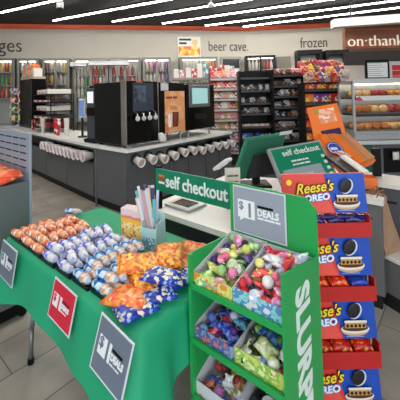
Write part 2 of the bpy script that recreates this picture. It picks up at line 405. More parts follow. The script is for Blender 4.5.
cooler(244, 273, 57.5, WC, dF, nF, 'dark cooler of mixed bottles right of the beer cave door', 'cooler by beer cave door', frame=DARK, inner=mat((90, 88, 84)), zsh=(1.68, 2.03, 2.40), cols=('brown', 'white', 'red', 'silver'))
# silver canopies on the two middle coolers
for (x0, x1, py, lb) in ((74, 90, 66, 'short silver canopy on cooler, left piece'), (91, 129, 65, 'long silver canopy on cooler, right piece')):
    a = onwall(x0, py, WA, nB, .5); b = onwall(x1, py, WA, nB, .5)
    t = thing('cooler_canopy', lb, 'canopy', a-V((0, 0, .09)), math.atan2(dB.y, dB.x))
    L_ = (b-a).length
    B().b2(0, L_, -.22, -.02, 0, .14, bev=.02).obj('canopy_shell', SILV, t); B().b2(.02, L_-.02, -.23, -.225, .02, .04).obj('light_strip', WHITE, t)
# beer cave door
a = onwall(220, 57, WA, nB, 0); b = onwall(240, 57, WA, nB, 0); wd = (b-a).length
d1 = thing('door_1', 'dark sliding door under beer cave lettering', 'door', V((a.x, a.y, 0))-nB*.02, math.atan2(dB.y, dB.x)); d1['kind'] = 'structure'
B().b2(0, .06, -.08, -.01, 0, a.z).b2(wd-.06, wd, -.08, -.01, 0, a.z).b2(.06, wd-.06, -.08, -.01, a.z-.08, a.z).obj('door_frame', mat((150, 148, 142), .4), d1)
B().b2(.06, wd-.06, -.05, -.02, .01, a.z-.08).obj('door_leaf', mat((40, 42, 48), .2), d1); B().cyl((.12, -.08, 1), (.12, -.08, 1.5), .012).obj('handle', CHROME, d1)
# grey door right of it
a = onwall(276, 57, WC, nF, 0); b = onwall(290, 57, WC, nF, 0); wd = (b-a).length
d2 = thing('door_2', 'plain grey door left of the freezers', 'door', V((a.x, a.y, 0))-nF*.02, math.atan2(dF.y, dF.x)); d2['kind'] = 'structure'
B().b2(0, wd, -.05, -.01, .01, a.z).obj('door_leaf', mat((128, 122, 112), .6), d2); B().cyl((.1, -.09, 1.0), (.1, -.05, 1.0), .02).obj('handle', CHROME, d2)
# freezers
for (x0, x1, lb, ow) in ((294, 318, 'black framed freezer door with pale contents, left', 'left freezer'), (321, 344, 'black framed freezer with green packs, right', 'right freezer')):
    a = onwall(x0, 52, WC, nF, 0); b = onwall(x1, 52, WC, nF, 0); wd = (b-a).length
    t = thing('freezer', lb, 'freezer', V((a.x, a.y, 0))-nF*.02, math.atan2(dF.y, dF.x)); tp = a.z
    B().b2(0, wd, -.4, -.01, 0, .12).b2(0, .09, -.4, -.01, .12, tp).b2(wd-.09, wd, -.4, -.01, .12, tp).b2(.09, wd-.09, -.4, -.01, tp-.13, tp).obj('cabinet', BLACK, t)
    B().b2(.09, wd-.09, -.04, -.012, .12, tp-.13).obj('back_panel', mat((196, 206, 200), .6), t)
    for z in (1.5, 1.85, 2.15): B().b2(.09, wd-.09, -.36, -.04, z-.015, z).obj('shelf', SILV, t)
    B().b2(.09, wd-.09, -.39, -.38, .12, tp-.13).obj('pane', mat((16, 20, 22), .04, alpha=.1), t)
    nn = 4
    for si, z in enumerate((1.85, 2.15)):
        fill_shelf(V((a.x, a.y, 0))+dF*.12-nF*.24, dF, nn, z, 'box', ['white', 'teal', 'green'] if 'green' in lb else ['white', 'silver'], ['middle shelf', 'top shelf'][si], ow, (wd-.24)/nn, 1.0)

# ---- kitchen counter zone on the right: soffit beam, wooden sign band
p0 = at(334.5, 26, 7.0); p1 = at(400, 21, 6.66); dd = (p1-p0); q1 = p0+dd*2.6
struct(B().prism([V((p0.x, p0.y, 3.07)), V((q1.x, q1.y, 3.07)), V((q1.x, q1.y, 3.25)), V((p0.x, p0.y, 3.25))], V((.02, .22, 0))).obj('soffit_right', mat((206, 204, 200), .6), world=True))
for k in (.3, 1.2, 2.2):
    q = p0+dd*k; struct(B().cyl((q.x, q.y+.1, 3.25), (q.x, q.y+.1, 3.88), .02).obj('trim_4', DARK))
struct(B().b2(3.87, 8.0, 6.95, 7.3, 3.12, 3.16).obj('soffit_front', mat((70, 44, 34), .5)))
sb = thing('sign_band', 'brown wooden fascia with white outlined words above the kitchen opening', 'sign', (3.87, 7.3, 0), 0)
zt, zb = at(346, 28, 7.0).z, at(346, 47, 7.0).z
B().b2(0, 3.2, .0, .12, zb, zb+.50).obj('fascia', mat((140, 84, 60), .5, noise=.4, ns=6), sb)
B().b2(0, 3.2, -.01, 0, zb+.05, zb+.09).b2(0, 3.2, -.01, 0, zb+.43, zb+.46).obj('fascia_trim', mat((176, 96, 62), .4), sb)
text('on·thank', .37, mat((232, 222, 206), .4, emit=.25), sb, (.03, -.03, zb+.05), ext=.02, off=-.006, sx=1.0)
struct(B().b2(3.87, 8.0, 7.32, 7.42, zb-.38, zb-.06).obj('trim_3', mat((30, 26, 26), .5)))
for (px, lb) in ((358, 'warm round downlight above the brown fascia, left'), (394, 'warm round downlight above the brown fascia, right')):
    p = at(px, 26, 7.0)
    t = thing('downlight', lb, 'ceiling light', (p.x, 7.1, zb+.66), 0)
    B().cyl((0, 0, 0), (0, 0, .06), .07, .06).obj('housing', DARK, t); B().cyl((0, 0, -.004), (0, 0, 0), .055).obj('lamp_disc', mat((255, 206, 150), emit=12), t)
    l = bpy.data.lights.new('lamp', 'SPOT'); l.energy = 40; l.color = (1, .75, .5); l.spot_size = 2.2; l.spot_blend = .8; l.shadow_soft_size = .05
    lo = bpy.data.objects.new('lamp', l); C.objects.link(lo); lo.parent = t; lo.location = (0, 0, -.02); lo.rotation_euler = (.25, 0, 0)
B().b2(4.0, 4.75, 7.9, 8.1, .0, 2.35).obj('wall_kitchen_panel', mat((214, 206, 200), .5))['kind'] = 'structure'
t = thing('heated_cabinet', 'stainless heated cabinet in the kitchen behind the menus', 'cabinet', (5.4, 7.9, 0), 0)
B().b2(-.5, .5, -.3, .3, .05, 2.2, bev=.02).obj('cabinet_body', STEEL, t); B().b2(-.42, .42, -.32, -.3, 1.3, 2.1).obj('door', mat((60, 60, 64), .2), t)

# ================================================================ coffee island
K = V((-.72, 4.22, 0))
island = []
YAWL = YAW-math.radians(5)
AXL = V((math.cos(YAWL), math.sin(YAWL), 0)); BXL = V((-math.sin(YAWL), math.cos(YAWL), 0)); KP = ab(K, -.77, 0)
def abl(x, y, z=0): return KP+AXL*(x+.77)+BXL*y+V((0, 0, z))
def kb(x0, x1, y0, y1, z0, z1, **k): return (x0, x1, y0, y1, z0, z1)
def cabinet(x0, x1, y0, y1, face, label, niche=True):
    lf = x0 < -.9
    """cabinet of the island in K's frame; face 'b' looks along -BX, 'a' along +AX"""
    t = thing('counter_cabinet', label, 'cabinet', abl((x0+x1)/2, (y0+y1)/2) if lf else ab(K, (x0+x1)/2, (y0+y1)/2), YAWL if lf else YAW, 'cabinets of the coffee counter')
    hx, hy = abs(x1-x0)/2, abs(y1-y0)/2
    b = B()
    if face == 'b':
        b.b2(-hx, hx, -hy+.14, hy, .12, .86); b.b2(-hx, hx, -hy+.01, -hy+.14, .12, .62); b.b2(-hx, hx, -hy+.01, -hy+.14, .82, .86)
        b.b2(-hx, -hx+.03, -hy+.01, -hy+.14, .62, .82); b.b2(hx-.03, hx, -hy+.01, -hy+.14, .62, .82)
        b.obj('body', CAB, t)
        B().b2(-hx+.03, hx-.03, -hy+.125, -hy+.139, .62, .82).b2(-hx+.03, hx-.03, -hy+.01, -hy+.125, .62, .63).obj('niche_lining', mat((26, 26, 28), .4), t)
        n = 2 if hx > .45 else 1
        for k in range(n):
            xa = -hx+.01+2*hx*k/n; xb = -hx-.01+2*hx*(k+1)/n
            B().b2(xa, xb, -hy-.008, -hy+.01, .13, .60, bev=.004).obj('door', CAB, t)
        B().b2(-hx, hx, -hy+.06, hy, 0, .12).obj('kickboard', KICK, t)
    else:
        b.b2(-hx, hx-.14, -hy, hy, .12, .86); b.b2(hx-.14, hx-.01, -hy, hy, .12, .62); b.b2(hx-.14, hx-.01, -hy, hy, .82, .86)
        b.b2(hx-.14, hx-.01, -hy, -hy+.03, .62, .82); b.b2(hx-.14, hx-.01, hy-.03, hy, .62, .82)
        b.obj('body', CAB, t)
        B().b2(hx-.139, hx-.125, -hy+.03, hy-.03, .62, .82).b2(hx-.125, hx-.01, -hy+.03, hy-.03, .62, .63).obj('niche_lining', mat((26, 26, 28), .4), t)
        n = 2
        for k in range(n):
            ya = -hy+.01+2*hy*k/n; yb = -hy-.01+2*hy*(k+1)/n
            B().b2(hx-.01, hx+.008, ya, yb, .13, .60, bev=.004).obj('door', CAB, t)
        B().b2(-hx, hx-.06, -hy, hy, 0, .12).obj('kickboard', KICK, t)
    return t
cabinet(-6.1, -4.4, 0, .72, 'b', 'dark grey cabinet at far left end of the coffee counter')
cabinet(-4.4, -2.70, 0, .72, 'b', 'dark grey cabinet left of the cup holder row')
cabinet(-2.70, -.80, 0, .72, 'b', 'dark grey cabinet with the pink cup ends, facing left')
# corner block
t = thing('counter_cabinet', 'plain dark grey corner cabinet under the soda machine', 'cabinet', ab(K, -.385, .4), YAW, 'cabinets of the coffee counter')
B().b2(-.375, .375, -.39, .39, .12, .86).obj('body', CAB, t); B().b2(-.375, .32, -.33, .39, 0, .12).obj('kickboard', KICK, t)
B().b2(-.37, .36, -.4, -.39, .13, .85).obj('side_panel', CAB, t); B().b2(-.375, -.345, -.41, -.4, 0, .86).obj('seam_post', mat((120, 124, 130), .3, .4), t)
# right arm as one run of two
cabinet(-.8, -.01, .8, 1.7, 'a', 'dark grey cabinet under the poster machine, facing right')
cabinet(-.8, -.01, 1.7, 2.5, 'a', 'dark grey cabinet at the far right end of the coffee counter')
wt = B().prism([abl(-6.12, -.03, .86), ab(K, -.77, -.03, .86), ab(K, .02, -.03, .86), ab(K, .02, 2.52, .86), ab(K, -.82, 2.52, .86), ab(K, -.82, .80, .86), abl(-6.12, .75, .86)], (0, 0, .04)).obj('worktop', TOPM, world=True)
tag(wt, 'white worktop of the L-shaped coffee counter', 'worktop')

# cups lying in niches, mouths out
def cup_me(col, rim):
    return B().lathe([(.028, 0), (.042, .10), (.044, .102), (.044, .108), (.038, .108), (.034, .095)], n=14, m=0).cyl((0, 0, .094), (0, 0, .096), .034, m=1, n=14).mesh('cup', [col, rim], True)
CUPW = cup_me(mat((226, 220, 220), .5), mat((214, 170, 180), .5)); CUPG = cup_me(mat((245, 243, 240), .5), mat((214, 200, 196), .5))
HOLD = B().lathe([(.052, -.02), (.058, .02), (.052, .02), (.046, -.01)], n=16).mesh('cup_holder', BLACK, True)
def cups(n, org, ex, out, me, side):
    zc = 0
    for i in range(n):
        p = V(org)+ex*((i+.5)*SP)+V((0, 0, random.uniform(-.02, .02)))
        dirv = (out+V((0, 0, .0 if side == 'left' else -.25))).normalized()
        q = V((0, 0, 1)).rotation_difference(dirv)
        t = thing('cup_dispenser', 'round black cup dispenser, %s from the left in the counter face looking %s' % (ORD[i], side), 'cup dispenser', p, 0, 'cup dispensers in the counter')
        t.rotation_euler = q.to_euler()
        h = inst(HOLD, 'holder_ring', (0, 0, 0), parent=t, scale=1.4)
        c = inst(me, 'paper_cup', p+dirv*(-.005), q.to_euler(), 1.75 if side == 'left' else 1.5)
        tag(c, 'paper cup mouth outward in %s dispenser from the left, counter face looking %s' % (ORD[i], side), 'cup', 'cups lying in the counter dispensers')
SP = .155; cups(12, abl(-2.66, .03, .72), AXL, -BXL, CUPW, 'left')
SP = .225; cups(11, ab(K, -.02, .03, .74), BX, AX, CUPG, 'right')

# ---- corner soda machine (front looks along +AX)
Z9 = .902
def mach(x0, x1, y0, y1):
    if x1 < -.88: return abl((x0+x1)/2, (y0+y1)/2, Z9), abs(x1-x0)/2, abs(y1-y0)/2
    return ab(K, (x0+x1)/2, (y0+y1)/2, Z9), abs(x1-x0)/2, abs(y1-y0)/2
loc, hx, hy = mach(-.86, -.08, .05, .66)
t = thing('soda_machine', 'big black soda machine with screen and four nozzles at the counter corner', 'drink machine', loc, YAW)
B().b2(-hx, hx-.10, -hy, hy, .03, .92, bev=.01).obj('housing', mat((15, 18, 20), .3, spec=.25), t)
B().b2(hx-.10, hx, -hy, hy, .42, .93, bev=.01).b2(hx-.10, hx-.06, -hy, hy, .03, .42).obj('front_panel', GLOSSB, t)
for q in (-hy, hy): B().b2(hx-.1, hx+.004, q-.009, q+.009, .03, .935).obj('chrome_edge', CHROME, t)
sc = B().b2(hx, hx+.008, -hy+.12, hy-.10, .50, .90).obj('screen', mat((44, 52, 64), .15, emit=.25), t)
B().b2(hx+.008, hx+.010, -hy+.14, hy-.25, .62, .86).obj('screen_picture', printed(((80, 98, 124), (66, 78, 96), (30, 38, 48)), 12, soft=True), sc)
blurred((6,), .05, mat((190, 90, 60)), t, (hx+.006, -hy+.18, .915-.01), (0, 1, 0), (0, 0, 1))
for k in range(4):
    y = -hy+.16+k*.115
    nz = B().cyl((hx-.02, y, .50), (hx+.05, y, .46), .012).cyl((hx+.05, y, .46), (hx+.05, y, .37), .014).obj('nozzle', CHROME, t)
    B().cyl((hx+.045, y, .40), (hx+.066, y, .395), .034).obj('tap_button', mat((225, 225, 225), .3), nz)
B().b2(hx-.04, hx+.06, -hy+.03, hy-.03, .0, .05, bev=.006).obj('drip_tray', STEEL, t)
for sx in (-1, 1):
    for sy in (-1, 1): B().cyl((sx*hx*.8, sy*hy*.8, 0), (sx*hx*.8, sy*hy*.8, .03), .02).obj('foot', BLACK, t)
# ---- poster machine
loc, hx, hy = mach(-.7, -.08, .70, 1.28)
t = thing('coffee_brewer', 'black coffee brewer with an orange drink poster on its front', 'coffee machine', loc, YAW)
B().b2(-hx, hx, -hy, hy, .12, .92, bev=.012).obj('housing', GLOSSB, t)
B().b2(hx, hx+.006, -hy+.1, hy-.02, .13, .78).obj('poster', printed(((232, 160, 104), (238, 184, 138), (222, 132, 84)), 5, soft=True), t)
po = t.children[-1]
B().cyl((hx+.008, -hy+.32, .22), (hx+.008, -hy+.32, .45), .05, .06).obj('pictured_cup', mat((120, 40, 28)), po); B().cyl((hx+.008, -hy+.2, .22), (hx+.008, -hy+.2, .42), .035, .045).obj('pictured_cup', mat((240, 226, 210)), po)
blurred((5, 4,), .07, mat((150, 54, 36)), po, (hx+.007, -hy+.13, .66), (0, 1, 0), (0, 0, 1))
B().b2(hx, hx+.008, -hy+.02, -hy+.18, .79, .90).obj('badge', mat((205, 205, 205)), t)
for sx in (-1, 1):
    for sy in (-1, 1): B().cyl((sx*hx*.8, sy*hy*.75, 0), (sx*hx*.8, sy*hy*.75, .12), .018).obj('foot', STEEL, t)
# ---- espresso machine with screen
loc, hx, hy = mach(-.7, -.08, 1.31, 2.10)
t = thing('espresso_machine', 'black espresso machine with a small teal screen, right end', 'coffee machine', loc, YAW)
B().b2(-hx, hx, -hy, hy, .12, .90, bev=.012).obj('housing', GLOSSB, t)
s_ = B().b2(hx, hx+.02, -hy+.06, hy-.16, .50, .88, bev=.006).obj('bezel', mat((120, 126, 130), .3, .5), t)
B().b2(hx+.02, hx+.024, -hy+.13, hy-.23, .56, .83).obj('screen', mat((136, 176, 176), .3, emit=.5), s_)
B().b2(hx, hx+.05, -hy+.2, hy-.3, .30, .38).obj('spout', DARK, t)
for sx in (-1, 1):
    for sy in (-1, 1): B().cyl((sx*hx*.8, sy*hy*.75, 0), (sx*hx*.8, sy*hy*.75, .12), .018).obj('foot', STEEL, t)
for i, (y0, lab) in enumerate(((.69, 'white crumpled napkin bundle beside soda machine'),)):
    o = B().sph((0, 0, .09), (.05, .055, .07)).sph((.02, .05, .06), (.05, .05, .05)).sph((-.01, -.03, .13), (.04, .03, .03)).obj('napkin_bundle', PAPER, smooth=True); o.location = ab(K, -.03, .67, Z9); tag(o, lab, 'napkins')
# ---- grey dispenser left of soda machine
loc, hx, hy = mach(-1.22, -.90, .1, .45)
t = thing('grey_dispenser', 'slim grey coffee dispenser with white display left of the soda machine', 'coffee machine', loc, YAW)
B().b2(-hx, hx, -hy, hy, 0, .86, bev=.02).obj('housing', mat((74, 82, 92), .35, .3), t)
B().b2(-hx+.04, hx-.12, -hy-.008, -hy, .62, .80).obj('display', mat((225, 230, 235), emit=.4), t); B().b2(-hx+.05, hx-.05, -hy-.03, -hy, .42, .55).obj('spout', BLACK, t)
B().b2(-hx+.02, hx-.02, -hy-.06, -hy, .0, .05).obj('drip_tray', BLACK, t)
loc, hx, hy = mach(-1.72, -1.26, .40, .78)
t = thing('coffee_brewer', 'low black brewer behind the standing tablet', 'coffee machine', loc, YAW)
B().b2(-hx, hx, -hy, hy, .0, .92, bev=.02).obj('housing', GLOSSB, t); B().b2(-hx, hx-.1, -hy-.01, -hy, .7, .85).obj('name_plate', DARK, t)
# ---- tablet on a stand
loc = abl(-1.80, .30, Z9)
t = thing('tablet_stand', 'small standing tablet with blue picture beside the lids', 'tablet', loc, YAW)
B().box((0, 0, .52), (.20, .03, .34), bev=.01).obj('bezel', mat((205, 210, 214), .3), t); B().b2(-.085, .085, -.018, -.014, .37, .66).obj('screen', mat((88, 110, 160), .2, emit=.5), t)
B().cyl((0, 0, 0), (0, 0, .36), .02).cyl((0, 0, 0), (0, 0, .02), .08).obj('stand', DARK, t)
# ---- lid and napkin organiser: stacked flat cartons
org_ = thing('wire_organiser', 'black wire organiser under the stacked lid cartons', 'organiser', abl(-3.47, .40, Z9), YAWL)
for q in (.1, .275, .45, .625, .8): B().b2(-.50, .56, -.25, .25, q-.016, q-.001).obj('rack_shelf', BLACK, org_)
for sx in (-1, 1):
    for sy in (-1, 1): B().cyl((.03+sx*.52, sy*.24, 0), (.03+sx*.52, sy*.24, .8), .01).obj('post', BLACK, org_)
for i, (x, y, z, c, lb) in enumerate(((-2.63, .52, .0, (150, 40, 50), 'dark red flat carton at the bottom of the lid stack'), (-2.60, .52, .14, (60, 62, 66), 'dark grey tray in the lid stack'),
      (-2.58, .52, .28, (222, 214, 206), 'white flat carton in the middle of lid stack'), (-2.60, .52, .42, (70, 40, 44), 'maroon flat tray in the lid stack'), (-2.53, .52, .56, (228, 222, 212), 'white flat carton with red edge on top of lid stack'))):
    t = thing('lid_carton', lb, 'carton', abl(x-.85, y-.12, Z9+z*1.25+.10), YAWL+(.1 if i % 2 else -.08), 'flat cartons stacked on coffee counter')
    B().b2(-.42, .42, -.24, .24, 0, [.12, .07, .10, .06, .10][i], bev=.008).obj('carton_body', mat(c, .5), t); B().b2(-.38, .36, -.246, -.24, .015, .05).obj('label_strip', printed(((190, 40, 46), (230, 230, 225), (60, 60, 64)), 16), t)
CS = B().lathe([(.03, 0), (.042, .3), (.044, .31), (.036, .312)], n=12).mesh('cup_stack', WHITE, True)
for i, (x, y, c, lb) in enumerate(((-4.1, .2, 'red', 'tall red striped cup stack'), (-3.2, .1, 'white', 'white cup stack'), (-2.45, .12, 'red', 'red and white cup stack'), (-2.25, .2, 'white', 'white cup stack'), (-4.2, .4, 'brown', 'brown cup stack'), (-2.7, .18, 'red', 'short red cup stack'))):
    o = inst(CS, 'cup_stack', abl(x, y, Z9), scale=(1.2, 1.2, random.uniform(.7, 1.1)), material=printc(c, 'white', 18)); tag(o, '%s %s on the coffee counter' % (lb, ['left of lid cartons', 'in front of lid cartons', 'left of the tablet', 'right behind tablet stand', 'beside black brewer', 'behind the tablet'][i]), 'cups', 'cup stacks')
# ---- big black brewer far left
loc, hx, hy = mach(-5.25, -4.40, .24, .60)
t = thing('coffee_brewer', 'tall black brewer at the left with orange goods on top', 'coffee machine', loc, YAWL)
B().b2(-hx, hx, -hy, hy, 0, 1.20, bev=.02).obj('housing', GLOSSB, t); B().b2(-hx-.04, -hx, -hy+.05, hy-.05, .3, .95).obj('side_sheet', mat((190, 200, 214), .4), t)
B().b2(-hx+.1, hx, -hy+.02, hy, 1.20, 1.25).obj('top_tray', mat((170, 160, 140), .4), t)
for i in range(7):
    c = ['orange', 'orange', 'teal', 'orange', 'tan', 'orange', 'white'][i]
    o = inst(BOXM, 'carton', abl(-5.22+i*.125, .42, Z9+1.252), (0, 0, YAWL), (.115, .2, random.uniform(.14, .32)), material=printc(c, 'white', 3)); tag(o, '%s carton, %s from left on top of the black brewer' % (c, ORD[i]), 'carton', 'cartons on the black brewer')
# ---- spinner of snack goods at far left
t = thing('spinner_rack', 'tall wire spinner of yellow and green snacks at left edge', 'rack', abl(-5.80, .36, Z9), YAWL)
B().cyl((0, 0, 0), (0, 0, 1.05), .015).cyl((0, 0, 0), (0, 0, .02), .16).obj('pole', CHROME, t)
for k in range(4): B().cyl((0, 0, .12+k*.24), (0, 0, .13+k*.24), .24).obj('shelf', CHROME, t)
for k in range(4):
    for j in range(6):
        c = ['yellow', 'green', 'orange', 'purple', 'tan'][(j*2+k) % 5]; an = j*PI/3
        p = abl(-5.80+.15*math.cos(an), .36+.15*math.sin(an), Z9+.131+k*.24+.085)
        o = inst(POUCH, 'snack_bag', p, (PI/2-.1, 0, YAW+an+PI/2), .85, material=printc(c, 'white')); tag(o, '%s snack bag, %s shelf from bottom, %s round the wire spinner' % (c, ORD[k], ORD[j]), 'snack bag', 'bags on the wire spinner')

# ================================================================ shelving behind
SHB = mat((13, 13, 14), .5, spec=.2); SHW = mat((150, 140, 136), .5)
def gondola(px0, px1, y, pytop, label, owner, rows, mshelf, mback, depth=.27, zlow=.3):
    a = at(px0, pytop, y); b = at(px1, pytop, y); top = a.z; wd = b.x-a.x
    t = thing('shelving_unit', label, 'shelving', (a.x, y, 0), 0)
    B().b2(0, wd, depth-.03, depth, 0, top).b2(0, wd, 0, depth-.03, 0, .12).obj('back_panel', mback, t)
    B().b2(0, .03, 0, depth-.03, .12, top).obj('side_panel', mback, t); B().b2(wd-.03, wd, 0, depth-.03, .12, top).obj('side_panel', mback, t)
    zs = []
    for i, r in enumerate(rows):
        z = r[0]; zs.append(z)
        s = B().b2(.03, wd-.03, .0, depth-.03, z-.025, z).obj('shelf', mshelf, t)
        B().b2(.03, wd-.03, -.012, 0, z-.035, z+.01).obj('price_rail', mat((190, 186, 180), .5) if r[-1] else mat((60, 60, 62), .5), s)
        kind, cols, n, scl = r[1:5]
        if n: fill_shelf(V((a.x+.05, y+.10, 0)), V((1, 0, 0)), n, z+.001, kind, cols, ORD[i]+' shelf from top', owner, (wd-.1)/n, scl)
    return t, a, wd, top
gondola(209, 238, 6.75, 73, 'pink and tan goods on pale shelves behind the espresso machine', 'pale shelving unit',
        [(1.95, 'lie', ['pink', 'red', 'orange', 'tan'], 8, 1.15, 1), (1.73, 'lie', ['red', 'tan', 'pink'], 8, 1.15, 1), (1.51, 'lie', ['tan', 'brown', 'silver'], 8, 1.15, 1), (1.29, 'lie', ['tan', 'brown', 'white'], 8, 1.15, 1), (1.07, 'lie', ['tan', 'pink'], 8, 1.15, 1), (.85, 'lie', ['tan', 'brown'], 8, 1.15, 1), (.62, 'lie', ['blue', 'white'], 8, 1.15, 1), (.38, 'lie', ['blue', 'teal'], 8, 1.15, 1)], SHW, mat((110, 84, 80), .6))
tt, a_, w_, top_ = gondola(239, 271, 6.6, 71, 'black shelving unit with dark sparse shelves', 'left black shelving unit',
        [(1.95, 'can', ['black'], 0, 1, 0), (1.68, 'lie', ['black', 'silver', 'black'], 9, .95, 0), (1.42, 'lie', ['black', 'silver'], 10, .85, 0), (1.2, 'lie', ['black', 'silver'], 10, .85, 0), (.93, 'box', ['pink', 'white'], 10, .85, 0), (.65, 'lie', ['black', 'blue'], 8, 1.0, 0), (.4, 'lie', ['teal', 'blue', 'green'], 8, 1.0, 0)], SHB, SHB)
gondola(272, 303, 6.4, 70, 'black shelving unit with silver and white blister goods', 'right black shelving unit',
        [(1.98, 'lie', ['black', 'pink', 'brown'], 9, .95, 0), (1.76, 'lie', ['silver', 'black'], 9, 1.0, 0), (1.55, 'lie', ['black', 'silver', 'white'], 9, 1.0, 0), (1.33, 'lie', ['black', 'black', 'silver'], 9, 1.0, 0), (1.12, 'lie', ['silver', 'black'], 8, 1.0, 0), (.9, 'lie', ['silver', 'black'], 8, 1.0, 0), (.66, 'lie', ['black', 'silver', 'white'], 8, 1.0, 0)], SHB, SHB)
# goods piled on tops of the shelving, red and white
pts = [(176, 66), (182, 65), (188, 66), (194, 65), (200, 66), (206, 67), (212, 66), (217, 66), (222, 65), (227, 66), (232, 66), (237, 67)]
tb = thing('promo_shelf', 'low shelf of red and white cartons behind the coffee machines', 'shelving', (.0, 6.95, 0), 0)
za = at(176, 78, 7).z
B().b2(-.2, 1.35, 0, .35, za-.05, za).b2(-.2, -.17, 0, .35, 0, za-.05).b2(1.32, 1.35, 0, .35, 0, za-.05).obj('frame', SHW, tb)
for i, (px, py) in enumerate(pts):
    c = ['white', 'pink', 'white', 'red', 'white', 'teal', 'red', 'red', 'red', 'white', 'silver', 'white'][i]
    p = at(px, 72, 7.1); o = inst(BOXM, 'carton', (p.x, 7.12, za+.001), (0, 0, random.uniform(-.2, .2)), (.11, .1, random.uniform(.18, .34)), material=printc(c, 'white', 3)); tag(o, '%s carton, %s from the left on the low promo shelf' % (c, ORD[i]), 'carton', 'cartons on the promo shelf')

# chips rack
t, a_, w_, top_ = gondola(303, 350, 5.5, 84, 'chip rack of purple and orange bags in front of freezers', 'chip rack',
        [(1.66, 'pouch', ['red', 'purple', 'orange', 'brown', 'pink'], 10, .7, 0), (1.42, 'pouch', ['orange', 'purple', 'purple', 'red', 'teal'], 10, .9, 0), (1.2, 'pouch', ['red', 'purple', 'pink', 'purple', 'teal'], 10, .85, 0), (.98, 'pouch', ['orange', 'red', 'purple', 'teal', 'blue'], 10, .85, 0), (.76, 'pouch', ['orange', 'red', 'white'], 10, .85, 0), (.5, 'pouch', ['green', 'blue', 'red'], 10, .85, 0)], SHB, SHB)
zt = top_
B().b2(0, w_, 0, .45, zt, zt+.02).obj('top_shelf', SHB, t)
rows = [(.05, 13, ['silver', 'white', 'purple', 'orange', 'red', 'tan']), (.18, 13, ['orange', 'yellow', 'pink', 'red', 'blue', 'brown']), (.30, 12, ['orange', 'red', 'yellow', 'green', 'blue'])]
for r, (dy, n, cols) in enumerate(rows):
    for i in range(n):
        c = cols[(i*5+r*3) % len(cols)]
        o = inst(POUCH, 'snack_bag', (a_.x+.06+(w_-.1)*(i+.5)/n, 5.5+dy, zt+.022+.075+r*.11+random.uniform(0, .05)), (PI/2-.35+random.uniform(-.4, .4), random.uniform(-.7, .7), random.uniform(-.5, .5)), random.uniform(.7, 1.05), material=printed((PAL[c], PAL[random.choice(['brown', 'purple', 'tan'])], PAL[c], PAL[random.choice(['white', 'yellow', 'orange', 'silver'])]), 22))
        tag(o, '%s snack bag, %s from left in %s pile row atop the chip rack' % (c, ORD[i], ['front', 'middle', 'back'][r]), 'snack bag', 'bags heaped on top of chip rack')

# ================================================================ bakery case and its counter
bx0 = 2.46; by = 4.5
t = thing('bakery_case', 'glass bakery case with lit shelves of pastries at right', 'display case', (bx0, by, .92), 0)
WDT = 1.75
STL = mat((176, 178, 178), .3, .6)
B().b2(0, WDT, 0, .42, .003, .12).b2(0, .03, 0, .03, .12, .84).b2(0, .03, .37, .40, .12, .84).b2(0, WDT, .40, .42, .12, .84).b2(0, WDT, -.0, .42, .80, .84).b2(WDT-.03, WDT, 0, .40, .12, .84).obj('frame', STL, t)
B().b2(.012, .018, .03, .37, .12, .80).obj('glass_side', mat((14, 18, 18), .03, alpha=.08), t)
B().b2(0, WDT, -.02, 0, .80, .87).obj('top_rail', mat((196, 196, 192), .3, .3), t)
B().b2(0, WDT, -.03, 0, .05, .08).b2(0, WDT, -.03, 0, .10, .115).obj('bottom_trim', STL, t)
for z in (.36, .60):
    s = B().b2(.03, WDT-.03, .05, .39, z-.02, z).obj('shelf', mat((30, 26, 24), .5), t)
    B().b2(.03, WDT-.03, .04, .05, z-.035, z+.003).obj('shelf_edge', mat((46, 42, 40), .4), s); B().b2(.05, WDT-.05, .10, .12, z-.028, z-.021).obj('shelf_light', mat((255, 238, 205), emit=7), s)
B().b2(.05, WDT-.05, .10, .12, .785, .797).obj('shelf_light', mat((255, 238, 205), emit=8), t)
B().b2(.03, WDT-.03, .012, .018, .12, .80).obj('glass_front', mat((14, 18, 18), .03, alpha=.08), t)
B().b2(.05, .85, -.006, .01, .56, .625).obj('price_banner', printed(((225, 222, 218), (225, 222, 218), (190, 60, 70)), 9), t)
DN = B().lathe([(.012, .01), (.03, 0), (.05, .008), (.056, .025), (.045, .045), (.03, .048), (.012, .03)], n=14).mesh('donut', mat((198, 128, 72), .5, noise=.4, ns=40), True)
CR = B().sph((0, 0, .03), (.065, .04, .032), n=12).sph((.045, .01, .025), (.03, .025, .022)).sph((-.045, .01, .025), (.03, .025, .022)).mesh('pastry', mat((206, 138, 80), .5, noise=.4, ns=30), True)
